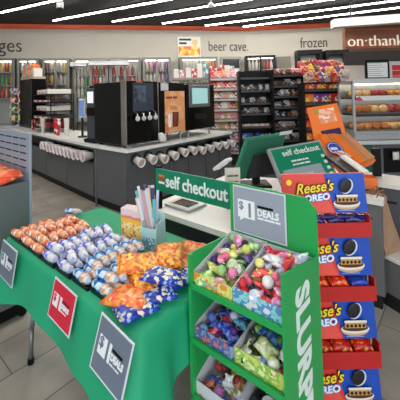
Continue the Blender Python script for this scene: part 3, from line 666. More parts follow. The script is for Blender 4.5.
for si, z in enumerate((.121, .361, .601)):
    for k in range(2):
        tr = thing('pastry_tray', 'white lined pastry tray, %s on the %s bakery shelf' % (['left', 'right'][k], ['bottom', 'middle', 'top'][si]), 'tray', (bx0+.08+k*.84, by+.07, .92+z), 0, 'trays in the bakery case')
        B().b2(0, .76, 0, .30, 0, .012).b2(0, .76, 0, .012, .012, .02).b2(0, .76, .288, .30, .012, .02).b2(0, .012, .012, .288, .012, .02).b2(.748, .76, .012, .288, .012, .02).obj('tray_body', mat((120, 110, 100), .5), tr)
        for i in range(6):
            for j in range(2):
                me = (DN, CR)[(si+k) % 2]; cc = [(214, 150, 84), (196, 118, 62), (232, 190, 130), (170, 60, 50)][(i//2+si+k) % 4]
                o = inst(me, 'donut' if me is DN else 'pastry', (bx0+.08+k*.84+.07+i*.124, by+.07+.075+j*.145, .92+z+.0125), (0, 0, random.uniform(0, .5)), (1.08, 1.2, 1.9), material=mat(cc, .5, noise=.35, ns=40))
                tag(o, '%s %s, %s from left in %s row of %s tray on %s bakery shelf' % (['golden', 'brown', 'pale', 'red glazed'][(i//2+si+k) % 4], 'donut' if me is DN else 'pastry', ORD[i], ['front', 'back'][j], ['left', 'right'][k], ['bottom', 'middle', 'top'][si]), 'pastry', 'pastries in the bakery case')
# menus standing on the case
def sign_on(px0, px1, py0, py1, y, name, label, frame, face, base, lines, txtm, cat='sign', body=None):
    a = at(px0, py1, y); b = at(px1, py0, y); wd = b.x-a.x; h = b.z-a.z
    t = thing(name, label, cat, (a.x, y, base), 0); dz = a.z-base
    B().b2(0, wd, 0, .03, dz, dz+h, bev=.006).obj('frame', frame, t)
    B().b2(.03, wd-.03, -.004, 0, dz+.035, dz+h-.05).obj('sheet', face, t)
    if dz > .01: B().b2(wd*.3, wd*.7, .0, .03, 0, dz).obj('foot', frame, t)
    if body: text(body, h*.3, txtm, t, (wd/2, -.005, dz+h*.4), align='CENTER')
    for k in range(lines):
        ww = wd*.8*random.uniform(.6, 1)
        B().b2(wd*.1, wd*.1+ww, -.006, -.004, dz+h*(.2+.6*k/max(1, lines-1)), dz+h*(.2+.6*k/max(1, lines-1))+.006).obj('text_line', txtm, t)
    return t
sign_on(366, 389, 59, 80, 4.6, 'menu_board', 'black framed white menu sheet on top of the bakery case', BLACK, PAPER, 1.76, 7, mat((120, 140, 130)))
sign_on(390.5, 408, 61, 80, 4.6, 'menu_board', 'red printed menu sheet on the bakery case at right edge', mat((196, 190, 186)), mat((190, 36, 44)), 1.76, 3, mat((235, 210, 205)))
# counter below
t = thing('bakery_counter', 'dark grey counter carrying the bakery case', 'counter', (2.44, 4.45, 0), 0)
B().b2(0, 2.2, .05, .50, .12, .87).obj('body', mat((96, 97, 100), .45), t); B().b2(0, 2.2, .1, .50, 0, .12).obj('kickboard', KICK, t)
B().b2(-.05, 2.2, -.08, .50, .87, .918, bev=.01).obj('ledge', mat((206, 208, 210), .3, .2), t)
B().b2(.42, 2.2, .035, .05, .46, .80).obj('open_niche', BLACK, t)
B().b2(.02, .25, .03, .05, .2, .84).obj('green_panel', mat((0, 96, 66), .5), t)
for i in range(6):
    o = inst(BOXM, 'carton', (2.44+.5+i*.17, 4.45-.07, .0), (0, 0, 0), (.001, .001, .001)) if False else None
for i in range(5):
    c = ['white', 'pink', 'red', 'white', 'pink'][i]
    b_ = inst(POUCH, 'snack_bag', (2.44+.55+i*.2, 4.45+.0, .70), (PI/2, 0, 0), .62, material=printc(c, 'white')); tag(b_, '%s pouch hanging on bakery counter front, %s from left' % (c, ORD[i]), 'snack bag', 'pouches on bakery counter front')

# ================================================================ self checkout counters
Q = V((1.5, 2.35, 0))
GC = mat((104, 104, 104), .5, noise=.08, ns=5)
poly = [(-.27, 2.33), (.27, 1.845), (.80, 2.30), (1.13, 2.62), (1.46, 2.325), (1.53, 2.42), (1.10, 2.95), (.45, 3.2), (.02, 2.68)]
tag(B().prism([V((x, y, .765)) for x, y in poly], (0, 0, .035)).obj('worktop', mat((224, 222, 218), .35), world=True), 'white worktop of the self checkout with the green banner', 'worktop')
def inset(pl, k):
    cx = sum(p[0] for p in pl)/len(pl); cy = sum(p[1] for p in pl)/len(pl)
    return [(cx+(x-cx)*k, cy+(y-cy)*k) for x, y in pl]
t = thing('checkout_cabinet', 'grey self checkout cabinet under the green banner', 'cabinet', (.1, 2.4, 0), 0)
B().prism([V((x, y, .1)) for x, y in ((-.2, 2.39), (.24, 1.99), (.44, 2.2), (.02, 2.62))], (0, 0, .664)).obj('body', mat((60, 61, 64), .5), t, world=True)
B().prism([V((x, y, 0)) for x, y in ((-.17, 2.40), (.24, 2.03), (.40, 2.2), (.02, 2.58))], (0, 0, .1)).obj('kickboard', KICK, t, world=True)
t = thing('checkout_cabinet', 'grey end cabinet behind the candy display', 'cabinet', (1.3, 2.65, 0), 0)
B().prism([V((x, y, .1)) for x, y in ((1.13, 2.65), (1.46, 2.355), (1.50, 2.40), (1.17, 2.70))], (0, 0, .664)).obj('body', GC, t, world=True)
B().prism([V((x, y, 0)) for x, y in ((1.15, 2.67), (1.45, 2.375), (1.48, 2.41), (1.18, 2.69))], (0, 0, .1)).obj('kickboard', KICK, t, world=True)
# back counter
E0 = V((.95, 3.48, 0))
bk = [ab(E0, 0, 0, .86), ab(E0, 2.1, 0, .86), ab(E0, 2.1, .42, .86), ab(E0, 0, .42, .86)]
e1 = onz(372, 182, .8); e2 = onz(400, 190, .8)
bdir = AX
s0 = e1 - bdir*1.25; s1 = e1 + bdir*.48
tag(B().prism([s0-V((0, 0, .035)), s1-V((0, 0, .035)), s1+BX*.38-V((0, 0, .035)), s0+BX*.38-V((0, 0, .035))], (0, 0, .035)).obj('worktop', mat((224, 222, 218), .35), world=True), 'white back worktop carrying the orange snack tray', 'worktop')
t = thing('checkout_cabinet', 'dark grey cabinet under the back worktop at right', 'cabinet', V((e1.x, e1.y, 0)), 0)
def dz(v, z): return V((v.x, v.y, z))
B().prism([dz(s0+AX*.03+BX*.03, .1), dz(s1+BX*.03, .1), dz(s1+BX*.36, .1), dz(s0+AX*.03+BX*.36, .1)], (0, 0, .664)).obj('body', mat((82, 84, 88), .5), t, world=True)
B().prism([dz(s0+AX*.05+BX*.06, 0), dz(s1+BX*.06, 0), dz(s1+BX*.34, 0), dz(s0+AX*.05+BX*.34, 0)], (0, 0, .1)).obj('kickboard', KICK, t, world=True)
# low bagging platform, right edge
t = thing('bagging_platform', 'low grey bagging platform with white top at right edge', 'platform', (1.56, 2.3, 0), math.radians(22))
B().b2(.0, .36, .0, .20, .1, .35).obj('body', GC, t); B().b2(-.0, .36, .02, .19, 0, .1).obj('kickboard', KICK, t); B().b2(-.01, .37, -.012, .21, .35, .385, bev=.005).obj('top', mat((226, 224, 222), .3), t)
# paper bags slumped on rack
KRAFT = mat((170, 134, 104), .8, noise=.3, ns=20)
for i, (px, py, y, rr, lb) in enumerate(((386, 236, 2.42, .35, 'crumpled brown paper bag leaning, nearer one'), (379, 222, 2.52, .55, 'crumpled brown paper bag leaning, farther one'))):
    p = at(px, py, y)
    t = thing('paper_bag', lb, 'paper bag', (p.x+.045-.0*i, p.y+.02, .386), .38)
    b = B().prism([V((-.09, -.03, 0)), V((.10, -.03, 0)), V((.0, .03, .42)), V((-.13, .03, .40))], V((0, .05, 0)))
    bmesh.ops.subdivide_edges(b.bm, edges=b.bm.edges[:], cuts=3, use_grid_fill=True)
    for v in b.bm.verts: v.co += V((random.uniform(-1, 1), random.uniform(-1, 1), 0))*.006
    b.obj('bag_body', KRAFT, t)
    B().tube([V((-.11, .02, .40)), V((-.10, .0, .46)), V((-.05, .0, .47)), V((-.03, .02, .41))], .004).obj('bag_handle', mat((130, 96, 70)), t)
t = thing('receipt_hook', 'small brown and black bag hook between the white counters', 'bag hook', (1.62, 2.66, .5), 0)
B().cyl((0, 0, -.5), (0, 0, .2), .012).obj('post', BLACK, t); B().b2(-.07, .07, -.03, .0, .18, .24, bev=.01).obj('holder', KRAFT, t); B().cyl((0, -.02, .2), (.12, -.06, .19), .01).obj('hook', BLACK, t)
# black post on back counter
p = onz(377, 176, .8); p2 = at(377, 152, p.y)
tag(B().b2(-.035, .035, -.02, .02, 0, .26, bev=.004).obj('card_holder_post', BLACK, loc=(p.x, p.y, .801)), 'short black post standing on the back worktop', 'post')

# banner "self checkout"
A0 = at(158, 168, 2.28)
pB_ = V((A0.x, A0.y, 0)); L_ = .70
t = thing('checkout_banner', 'green hanging banner reading self checkout in white letters', 'sign', (A0.x, A0.y, .801), YAW)
zt_ = A0.z-.801
B().b2(-.015, L_, -.012, 0, zt_-.155, zt_).obj('banner_panel', TEAL, t)
B().b2(-.035, .008, .002, .03, 0, zt_+.01).obj('post', BLACK, t)
B().b2(L_-.03, L_, .002, .03, 0, zt_-.02).obj('post', BLACK, t)
for k, c in enumerate(((232, 112, 50), (200, 40, 40), (240, 240, 240))):
    B().b2(.02, .075, -.015, -.012, zt_-.052-k*.024, zt_-.038-k*.024).obj('stripe', mat(c), t)
text('self checkout', .118, mat((238, 242, 240), .5), t, (.09, -.016, zt_-.112), off=.0022, sx=.81, name='banner_lettering')
# things on that worktop
t = thing('scanner_plate', 'grey scale plate set in the white worktop below banner', 'scanner', (.02, 2.33, .80), YAW)
B().b2(-.12, .12, -.1, .1, 0.001, .02, bev=.006).obj('plate', mat((176, 180, 182), .3, .4), t); B().b2(-.08, .08, -.06, .06, .02, .022).obj('scanner_glass', GLOSSB, t)
t = thing('card_terminal', 'white card terminal tilted on a black stalk behind banner', 'card terminal', (.36, 2.62, .801), YAW)
zz = at(216, 164, 2.65).z-.801
B().cyl((.03, 0, 0), (.03, 0, zz-.02), .02).b2(-.03, .09, -.06, .06, 0, .015).obj('stalk', BLACK, t)
B().box((-.03, 0, zz), (.17, .085, .028), M.Rotation(-.62, 3, 'Y'), bev=.008).obj('terminal_body', mat((218, 222, 226), .3), t)
B().box((-.03, -.0, zz+.015), (.08, .06, .006), M.Rotation(-.62, 3, 'Y')).obj('display', mat((150, 160, 168), .2), t)
t = thing('notice_card', 'small white notice card standing behind the deals header', 'card', at(233, 190, 2.25), .1)
t.location.z = .801; zz = at(233, 168, 2.25).z-.801
B().b2(-.055, .055, 0, .006, .0, zz).obj('card_sheet', mat((226, 218, 206), .6), t); blurred((5, 3,), .024, mat((70, 110, 90)), t, (0, -.003, zz-.06), align='CENTER', ext=.001); blurred((6, 4,), .02, mat((180, 90, 70)), t, (0, -.003, zz-.1), align='CENTER', ext=.001)
o = B().b2(-.10, .10, -.05, .05, .0, .02).obj('receipt_pile', mat((150, 210, 176), .6), loc=(.52, 2.62, .801), rot=(0, 0, .2)); tag(o, 'pale green paper slips lying under the tablet', 'paper')
# quads between four corners with a thickness
def slab(cs, th, m, name, parent, off=0):
    n = (cs[1]-cs[0]).cross(cs[3]-cs[0]).normalized()
    if n.y > 0: n = -n                       # towards the shopper
    return B().prism([c+n*off for c in cs], -n*th).obj(name, m, parent, world=True)
def lerp4(cs, u0, u1, v0, v1):
    def f(u, v): return (cs[0]*(1-u)+cs[1]*u)*(1-v)+(cs[3]*(1-u)+cs[2]*u)*v
    return [f(u0, v0), f(u1, v0), f(u1, v1), f(u0, v1)]
# big tablet seen from the back: green rim
g = [at(247, 138, 2.80), at(287, 132, 2.95), at(270, 180, 2.85), at(232, 181, 2.70)]
g[2] = g[1]+(g[3]-g[0])
t = thing('checkout_screen', 'large green backed checkout screen seen from behind', 'screen', (.6, 2.95, .801), 0)
slab(g, .03, mat((20, 120, 86), .4), 'rear_shell', t); slab(lerp4(g, .06, .97, .07, 1), .01, mat((20, 92, 68), .5), 'rear_recess', t, .006)
slab(lerp4(g, .3, .95, .45, 1.0), .05, mat((34, 34, 36), .5), 'electronics_box', t, .05)
bl = (g[2]+g[3])/2
B().cyl(V((bl.x+.03, bl.y+.05, .80)), V((bl.x+.03, bl.y+.05, bl.z+.12)), .035).b2(bl.x-.1, bl.x+.14, bl.y-.06, bl.y+.14, .80, .82).obj('stand', DARK, t, world=True)
cs = lerp4(g, .8, 1.12, -.03, .06); slab(cs, .003, mat((196, 200, 190), .6), 'paper_tag', t, .01)
# monitor facing the camera
g = [at(268, 149, 2.62), at(319, 140, 2.80), at(344, 194, 2.55), at(290, 202, 2.37)]
g[2] = g[1]+(g[3]-g[0])
t = thing('checkout_screen', 'tilted self checkout screen with green header facing the shopper', 'screen', (.85, 2.6, .801), 0)
slab(g, .035, mat((150, 155, 158), .4), 'bezel', t)
slab(lerp4(g, .03, .97, .04, 1), .004, mat((20, 126, 92), .35), 'header_area', t, .003)
slab(lerp4(g, .09, .80, .46, .98), .004, mat((150, 158, 164), .3), 'screen_page', t, .005)
slab(lerp4(g, .13, .60, .58, .72), .003, mat((176, 182, 188), .3), 'screen_page', t, .007)
for k in range(6): slab(lerp4(g, .88, .94, .30+.12*k, .36+.12*k), .003, WHITE, 'screen_button', t, .006)
ex = (g[1]-g[0]).normalized(); ey = (g[0]-g[3]); ey = (ey-ex*ey.dot(ex)).normalized(); nn = ex.cross(ey)
wm = (g[1]-g[0]).length
mwi = M.Translation(t.location)
p = lerp4(g, .2, .9, .17, .3)
ey2 = (g[0]-g[3]).normalized()
text('self checkout', wm*.135, WHITE, t, p[0]-t.location+nn*.006+(p[3]-p[0])*.25, ex, ey, off=.001, ext=.001)
blurred((5, 5, 2, 3,), wm*.05, WHITE, t, lerp4(g, .3, .9, .34, .4)[0]-t.location+nn*.006, ex, ey, ext=.001); blurred((3, 3, 5, 6,), wm*.045, WHITE, t, lerp4(g, .3, .9, .41, .4)[0]-t.location+nn*.006, ex, ey, ext=.001)
bl = (g[2]+g[3])/2
B().cyl(V((bl.x+.02, bl.y+.14, .801)), V((bl.x, bl.y+.12, bl.z+.14)), .03).b2(bl.x-.08, bl.x+.12, bl.y+.06, bl.y+.22, .801, .815).obj('stand', DARK, t, world=True)

# orange countertop snack tray
OR = mat((236, 118, 40), .45); OR2 = mat((196, 132, 88), .5)
g = [at(307, 108, 3.10), at(337, 103, 3.10), at(346, 133, 3.0), at(315, 139, 3.0)]
t = thing('snack_tray_display', 'orange countertop cardboard tray display with tall back card', 'display', (1.45, 3.0, .801), 0)
slab(g, .02, OR, 'back_card', t)
slab(lerp4(g, .30, .84, .12, .58), .003, printed(((240, 190, 160), (236, 150, 110), (245, 215, 190)), 12, soft=True), 'picture', t, .003)
c_ = lerp4(g, .2, .5, .1, .16)[0]-t.location
slab(lerp4(g, .18, .34, .10, .24), .003, mat((170, 150, 60)), 'leaf_mark', t, .004)
slab(lerp4(g, .24, .86, .80, 1.0), .01, mat((40, 20, 70), .3), 'dark_slot', t, .006)
blurred((5,), .035, mat((240, 235, 225)), t, lerp4(g, .40, .8, .44, .5)[0]-t.location+V((0, -.012, 0)), (g[1]-g[0]), (g[0]-g[3]), ext=.001)
tr = [at(316, 139, 3.0), at(347, 132, 3.05), at(376, 160, 2.80), at(345, 173, 2.70)]
tr[0].z = tr[1].z = (tr[0].z+tr[1].z)/2
slab(tr, .06, OR, 'tray_base', t)
for (u0, u1, mm) in ((.30, .36, OR2), (.38, .62, OR), (.64, .70, OR2), (.72, .95, OR2), (.02, .27, OR)):
    slab(lerp4(tr, u0, u1, .02, .96), .035, mm, 'lane', t, .035)
cn = lerp4(tr, .02, .25, .35, .6)
pc = (cn[0]+cn[2])/2
nrm = (tr[1]-tr[0]).cross(tr[3]-tr[0]).normalized(); nrm = -nrm if nrm.z < 0 else nrm
B().cyl(pc+nrm*.036, pc+nrm*.042, .075, n=24).obj('round_logo', mat((30, 50, 140)), t, world=True)
B().cyl(pc+nrm*.042, pc+nrm*.044, .064, n=24).obj('round_logo_rim', mat((236, 236, 240)), t, world=True)
B().cyl(pc+nrm*.044, pc+nrm*.046, .058, n=24).obj('round_logo_disc', mat((40, 70, 170)), t, world=True)
ext_ = (tr[1]-tr[0]).normalized(); eyt = nrm.cross(ext_)
blurred((3,), .06, WHITE, t, pc+nrm*.048-t.location-ext_*.05-eyt*.02, ext_, eyt, off=.002, ext=.001)
for i in range(6):
    q = lerp4(tr, .05+.04*i, .1, .62+.06*(i % 3), .9)[0]+nrm*.05
    o = inst(POUCH, 'wrapped_snack', q, (.3, 0, random.uniform(0, 3)), .32, material=printc(['orange', 'pink', 'red', 'white', 'tan', 'orange'][i], 'white', 60)); tag(o, '%s small wrapped snack, %s from left in the orange tray' % (['orange', 'pink', 'red', 'white', 'tan', 'yellowish'][i], ORD[i]), 'snack', 'snacks in orange tray')
t2 = thing('snack_carton', 'open orange carton in front of the snack tray', 'carton', (1.36, 2.62, .80), -.2)
p = at(362, 172, 2.68); t2.location = (p.x, p.y, .801)
B().b2(-.12, .10, -.05, .08, .0, .012).b2(-.12, .10, -.05, -.042, .012, .09).b2(-.12, .10, .072, .08, .012, .09).b2(-.12, -.112, -.042, .072, .012, .09).b2(.092, .10, -.042, .072, .012, .09).obj('carton_body', OR, t2)
for i, (px, py, c, lb) in enumerate(((338, 164, (24, 24, 26), 'black flat barcode reader left of the orange carton'), (346, 166, (60, 58, 56), 'dark grey flat holder beside the orange carton'), (354, 164, (228, 226, 224), 'white folded leaflet leaning at the orange carton'))):
    p = at(px, py, 2.62)
    o = B().box((0, 0, .0), (.075, .22, .02), M.Rotation(.5, 3, 'X') @ M.Rotation(.0, 3, 'Z'), bev=.005).obj('leaflet' if i == 2 else 'barcode_reader', mat(c, .4), loc=(p.x, p.y, p.z), rot=(0, 0, .55)); tag(o, lb, 'leaflet' if i == 2 else 'scanner')

# ================================================================ grey rack at the left edge
R0 = V((-1.14, 2.42, 0))
t = thing('metal_rack', 'grey metal rack with slotted back panel at left edge', 'rack', R0, YAW)
PNL = mat((150, 162, 178), .4, .1); BODY = mat((96, 106, 106), .5)
B().b2(-.95, 0, -.02, 0, .12, 1.345, bev=.004).obj('back_panel', PNL, t)
for k in range(5):
    for j in range(5): B().b2(-.10-.07-j*.15, -.06-.0-j*.15, -.024, -.02, 1.29-k*.055, 1.298-k*.055).obj('slot', BLACK, t)
B().b2(-.02, .0, -.44, -.021, .12, .985).obj('side_panel', BODY, t)
B().b2(-.95, -.021, -.44, -.021, .955, .975).obj('shelf', BODY, t); B().b2(-.95, -.021, -.44, -.021, .5, .52).obj('shelf', BODY, t)
B().b2(-.95, 0.0, -.44, -.01, .04, .119).obj('base', BLACK, t)
for x in (-.9, -.04):
    for y in (-.40, -.06): B().cyl((x-.012, y, .03), (x+.012, y, .03), .03).obj('caster', BLACK, t)
for i in range(6):
    p = ab(R0, -.06-.14*i, -.20, .985)
    o = inst(POUCH, 'snack_bag', p, (.12, 0, YAW+random.uniform(-.2, .2)), .95, material=printed(((236, 96, 52), (244, 140, 90), (220, 70, 40), (250, 220, 200)), 12)); tag(o, 'orange snack bag lying flat, %s from the right on the grey rack' % ORD[i], 'snack bag', 'orange bags on grey rack')
    p = ab(R0, -.08-.14*i, -.13, 1.02)
    o = inst(POUCH, 'snack_bag', p, (-.1, .1, YAW+random.uniform(-.3, .3)), .9, material=printed(((236, 96, 52), (244, 140, 90), (220, 70, 40), (250, 220, 200)), 12)); tag(o, 'orange snack bag on upper layer, %s from the right on the grey rack' % ORD[i], 'snack bag', 'orange bags on grey rack')
# ================================================================ table with green cloth
T0 = V((-1.10, 2.01, 0)); TL, TW, TH = 1.25, .68, .735
t = thing('folding_table', 'folding table with bent grey legs under the green cloth', 'table', ab(T0, TL/2, TW/2), YAW)
B().b2(-TL/2+.01, TL/2-.01, -TW/2+.01, TW/2-.01, TH-.045, TH-.006, bev=.01).obj('tabletop', mat((190, 188, 184), .5), t)
LEG = mat((130, 134, 138), .35, .5)
for sx in (-1, 1):
    for sy in (-1, 1):
        x = sx*(TL/2-.14) ; y = sy*(TW/2-.12)
        f = B().tube([V((x, y, TH-.05)), V((x, y, .45)), V((x-sx*-.0, y+sy*.02, .30)), V((x, y+sy*.035, .2)), V((x, y+sy*.04, .03))], .014, n=10).obj('leg', LEG, t, True)
        B().cyl((x, y+sy*.04, 0), (x, y+sy*.04, .03), .019).obj('foot_cap', BLACK, f)
    B().cyl((sx*(TL/2-.14), -TW/2+.12, .42), (sx*(TL/2-.14), TW/2-.12, .42), .011).obj('cross_bar', LEG, t)
# cloth
def cloth():
    b = B(); hx, hy, r = TL/2+.012, TW/2+.012, .035
    per = []                                        # perimeter points with outward normals
    segs = 26
    def corner(cx, cy, a0):
        for k in range(7):
            a = a0+PI/2*k/6; per.append((cx+r*math.cos(a), cy+r*math.sin(a), math.cos(a), math.sin(a), 1-abs(k-3)/3))
    def line(x0, y0, x1, y1, nx, ny, n):
        for k in range(1, n):
            f = k/n; per.append((x0+(x1-x0)*f, y0+(y1-y0)*f, nx, ny, 0))
    line(-hx+r, -hy, hx-r, -hy, 0, -1, 34); corner(hx-r, -hy+r, -PI/2)
    line(hx, -hy+r, hx, hy-r, 1, 0, 20); corner(hx-r, hy-r, 0)
    line(hx-r, hy, -hx+r, hy, 0, 1, 34); corner(-hx+r, hy-r, PI/2)
    line(-hx, hy-r, -hx, -hy+r, -1, 0, 20); corner(-hx+r, -hy+r, PI)
    n = len(per); rows = 12; ring = []
    def cdist(x, y): return min(math.hypot(x-sx*hx, y-sy*hy) for sx in (-1, 1) for sy in (-1, 1))
    for j in range(rows+1):
        f = j/rows; rr = []
        for i, (x, y, nx, ny, c) in enumerate(per):
            dcn = cdist(x, y); near = math.exp(-(dcn/.16)**2)
            drop = (.235+.12*near+.02*math.sin(i*.37))*f
            if f == 0: z = TH; out = -.002
            else:
                z = TH+.004-drop; out = .006+(.055 if nx < .35 else .012)*f + near*.075*f + .012*math.sin(i*.55)*f + .010*math.sin(i*.23+1)*f
            tx, ty = -ny, nx
            sway = .012*f*math.sin(i*.8)*near; wide = math.exp(-(dcn/.3)**2); out += (.6 if nx > .35 else .15)*wide*.030*math.sin(i*1.25+.5)*f*min(1, f*2)
            rr.append(b.bm.verts.new((x+nx*out+tx*sway, y+ny*out+ty*sway, z if j else TH+.003)))
        ring.append(rr)
    for j in range(rows):
        for i in range(n):
            b.bm.faces.new((ring[j][i], ring[j+1][i], ring[j+1][(i+1) % n], ring[j][(i+1) % n]))
    b.bm.faces.new(ring[0])
    bmesh.ops.recalc_face_normals(b.bm, faces=b.bm.faces[:])
    return b
CL = mat((22, 158, 112), .6, noise=.06, ns=3)
o = cloth().obj('tablecloth', CL, loc=ab(T0, TL/2, TW/2), rot=(0, 0, YAW), smooth=True)
tag(o, 'bright green tablecloth draped over the folding table', 'tablecloth')
TZ = TH+.004
# deal signs pinned on the front
def deal_sign(x, z, w_, h_, tilt, bgc, label, red=False, lean=0, off=.052):
    p = ab(T0, x, -off, z); t = thing('deal_sign', label, 'sign', p, YAW)
    rot = M.Rotation(-lean, 3, 'X') @ M.Rotation(tilt, 3, 'Y')
    def R(v): return rot @ V(v)
    def pl(x0, x1, z0, z1, y, m, nm, par=t, th=.002):
        return B().prism([R((x0, y, z0)), R((x1, y, z0)), R((x1, y, z1)), R((x0, y, z1))], V((0, th, 0))).obj(nm, m, par)
    pl(0, w_, 0, h_, 0, mat((214, 220, 226), .35), 'sleeve'); pl(.008, w_-.008, .008, h_-.008, -.002, bgc, 'sheet')
    ex = R((1, 0, 0)); ey = R((0, 0, 1))
    WH = mat((232, 236, 240), .5)
    pl(w_*.13, w_*.5, h_*.36, h_*.68, -.004, WH, 'price_bubble')
    text('$', h_*.26, bgc, t, R((w_*.15, -.005, h_*.50)), ex, ey, ext=.0008, off=.001); text('1', h_*.46, bgc, t, R((w_*.30, -.005, h_*.37)), ex, ey, ext=.0008, off=.001)
    text('DEALS', h_*.155, WH, t, R((w_*.52, -.004, h_*.46)), ex, ey, ext=.0008, off=.0016, sx=.84)
    pl(w_*.53, w_*.82, h_*.60, h_*.64, -.004, BLACK if not red else mat((120, 10, 20)), 'strap_line')
    blurred((5, 2, 5,), h_*.055, WH, t, R((w_*.53, -.004, h_*.38)), ex, ey, ext=.0006)
    return t
GS = mat((104, 116, 132), .5); RS = mat((206, 30, 56), .5)
deal_sign(.085, .585, .215, .19, .03, GS, 'grey one dollar deals sheet pinned at the left corner of cloth', lean=.15, off=.085)
deal_sign(.69, .605, .20, .165, .05, RS, 'red one dollar deals sheet on the middle of the cloth front', True, lean=.22, off=.072)
deal_sign(1.08, .60, .20, .19, .10, GS, 'grey one dollar deals sheet at the right end of cloth front', lean=.24, off=.095)

# donut tubes
def tube_pack(c1, c2, donut, name):
    """row of small donuts in printed film, axis along x, 15 cm"""
    L, r = .143, .0245
    b = B()
    def fn(i, j):
        u = i/20; a = 2*PI*j/14
        env = min(1, (u*(1-u)*4)**.35*1.02) if 0 < u < 1 else 0
        lump = 1-.17*abs(math.cos(u*PI*4))**4
        rr = r*max(.12, env*lump)
        fl = 1 if 0 < u < 1 else .2
        return V(((u-.5)*L, rr*math.cos(a)*(1 if fl == 1 else 1.6), r+rr*math.sin(a)*.92*fl-.002))
    b.grid(fn, 20, 14)
    for f in b.bm.faces:
        cx = f.calc_center_median().x/L+.5
        f.material_index = 1 if .10 < cx < .55 else 0
    bmesh.ops.remove_doubles(b.bm, verts=b.bm.verts, dist=1e-5)
    return b
COLS = {'orange': (printed(((226, 116, 70), (240, 168, 132), (236, 226, 218), (214, 98, 60)), 55, .25), printed(((222, 140, 100), (232, 196, 172), (206, 104, 64), (226, 160, 120)), 75, .25)),
        'purple': (printed(((98, 104, 196), (206, 210, 236), (120, 128, 210), (222, 224, 240)), 55, .25), printed(((206, 206, 226), (226, 226, 230), (150, 156, 210), (206, 210, 206)), 75, .25)),
        'blue': (printed(((20, 116, 196), (40, 140, 214), (200, 220, 236), (20, 110, 190)), 45, .25), printed(((196, 150, 124), (216, 184, 160), (150, 180, 214), (226, 214, 204)), 75, .25))}
PK = {}
def make_pack(kind):
    t = thing('donut_pack', '', 'donut pack', (0, 0, 0))
    B().b2(-.03, .03, -.012, .012, 0, .006).obj('bottom_seam', mat((214, 214, 214), .3), t)
    f = tube_pack(None, None, None, kind).obj('film_wrap', [COLS[kind][1], COLS[kind][0]], t, True); f.location.z = .005
    return t
layout = [('orange', .08, .03, 5, 'first'), ('orange', .222, .03, 7, 'second'), ('orange', .362, .03, 7, 'third'), ('purple', .512, .03, 8, 'fourth'), ('purple', .662, .035, 8, 'fifth'), ('blue', .812, .04, 7, 'sixth'), ('blue', .960, .05, 4, 'seventh')]
NM = {'orange': 'orange wrapped', 'purple': 'purple and white wrapped', 'blue': 'blue and tan wrapped'}
for kind, x, y0, n, col in layout:
    tt = thing('display_tray', 'black plastic tray under the %s column of donut packs from left' % col, 'tray', ab(T0, x, y0+(n-1)*.0255, TZ), YAW, 'black trays under donut packs')
    hw = .0255*n-.006
    B().b2(-.068, .068, -hw, hw, 0, .005).b2(-.070, -.066, -hw, hw, .005, .018).b2(.066, .070, -hw, hw, .005, .018).b2(-.066, .066, -hw-.002, -hw+.002, .005, .018).b2(-.066, .066, hw-.002, hw+.002, .005, .018).obj('tray_body', mat((22, 22, 24), .3), tt)
    for k in range(n):
        shift = .022*k*(1 if kind == 'blue' else .4)*0
        lab = '%s bottom donut pack, %s from front, %s column from left' % (NM[kind], ORD[k], col)
        xx = x+random.uniform(-.006, .006); yy = y0+k*.051; rz = YAW+random.uniform(-.12, .12); zz = TZ+.006
        if kind not in PK:
            PK[kind] = make_pack(kind); o = PK[kind]; o.location = ab(T0, xx, yy, zz); o.rotation_euler = (0, 0, rz); o['label'] = lab; o['group'] = 'donut packs on the green table'
        else: o = dup(PK[kind], ab(T0, xx, yy, zz), rz, lab, 'donut packs on the green table')
# upper layer on top
for kind, x, y0, n, col in (('orange', .222, .06, 6, 'second'), ('orange', .362, .06, 6, 'third'), ('purple', .512, .06, 7, 'fourth'), ('purple', .662, .07, 6, 'fifth'), ('blue', .812, .10, 6, 'sixth'), ('blue', .960, .08, 3, 'seventh')):
    for k in range(n):
        lab = '%s top donut pack, %s from front, %s column from left' % (NM[kind], ORD[k], col)
        dup(PK[kind], ab(T0, x+random.uniform(-.02, .02), y0+k*.052, TZ+.040), YAW+random.uniform(-.35, .2), lab, 'donut packs on the green table')
p = onz(70, 214, TZ)
dup(PK['blue'], (p.x+.03, p.y-.02, TZ), YAW+.5, 'lone blue donut pack at the far back corner of the table', 'donut packs on the green table')
for i, (px, py, lb) in enumerate(((48, 226, 'empty black plastic tray end behind the orange packs'),)):
    p = onz(px, py, TZ); o = B().b2(-.06, .06, -.04, .04, 0, .02, bev=.004).obj('plastic_tray', BLACK, loc=(p.x, p.y, TZ), rot=(0, 0, YAW)); tag(o, lb, 'tray')
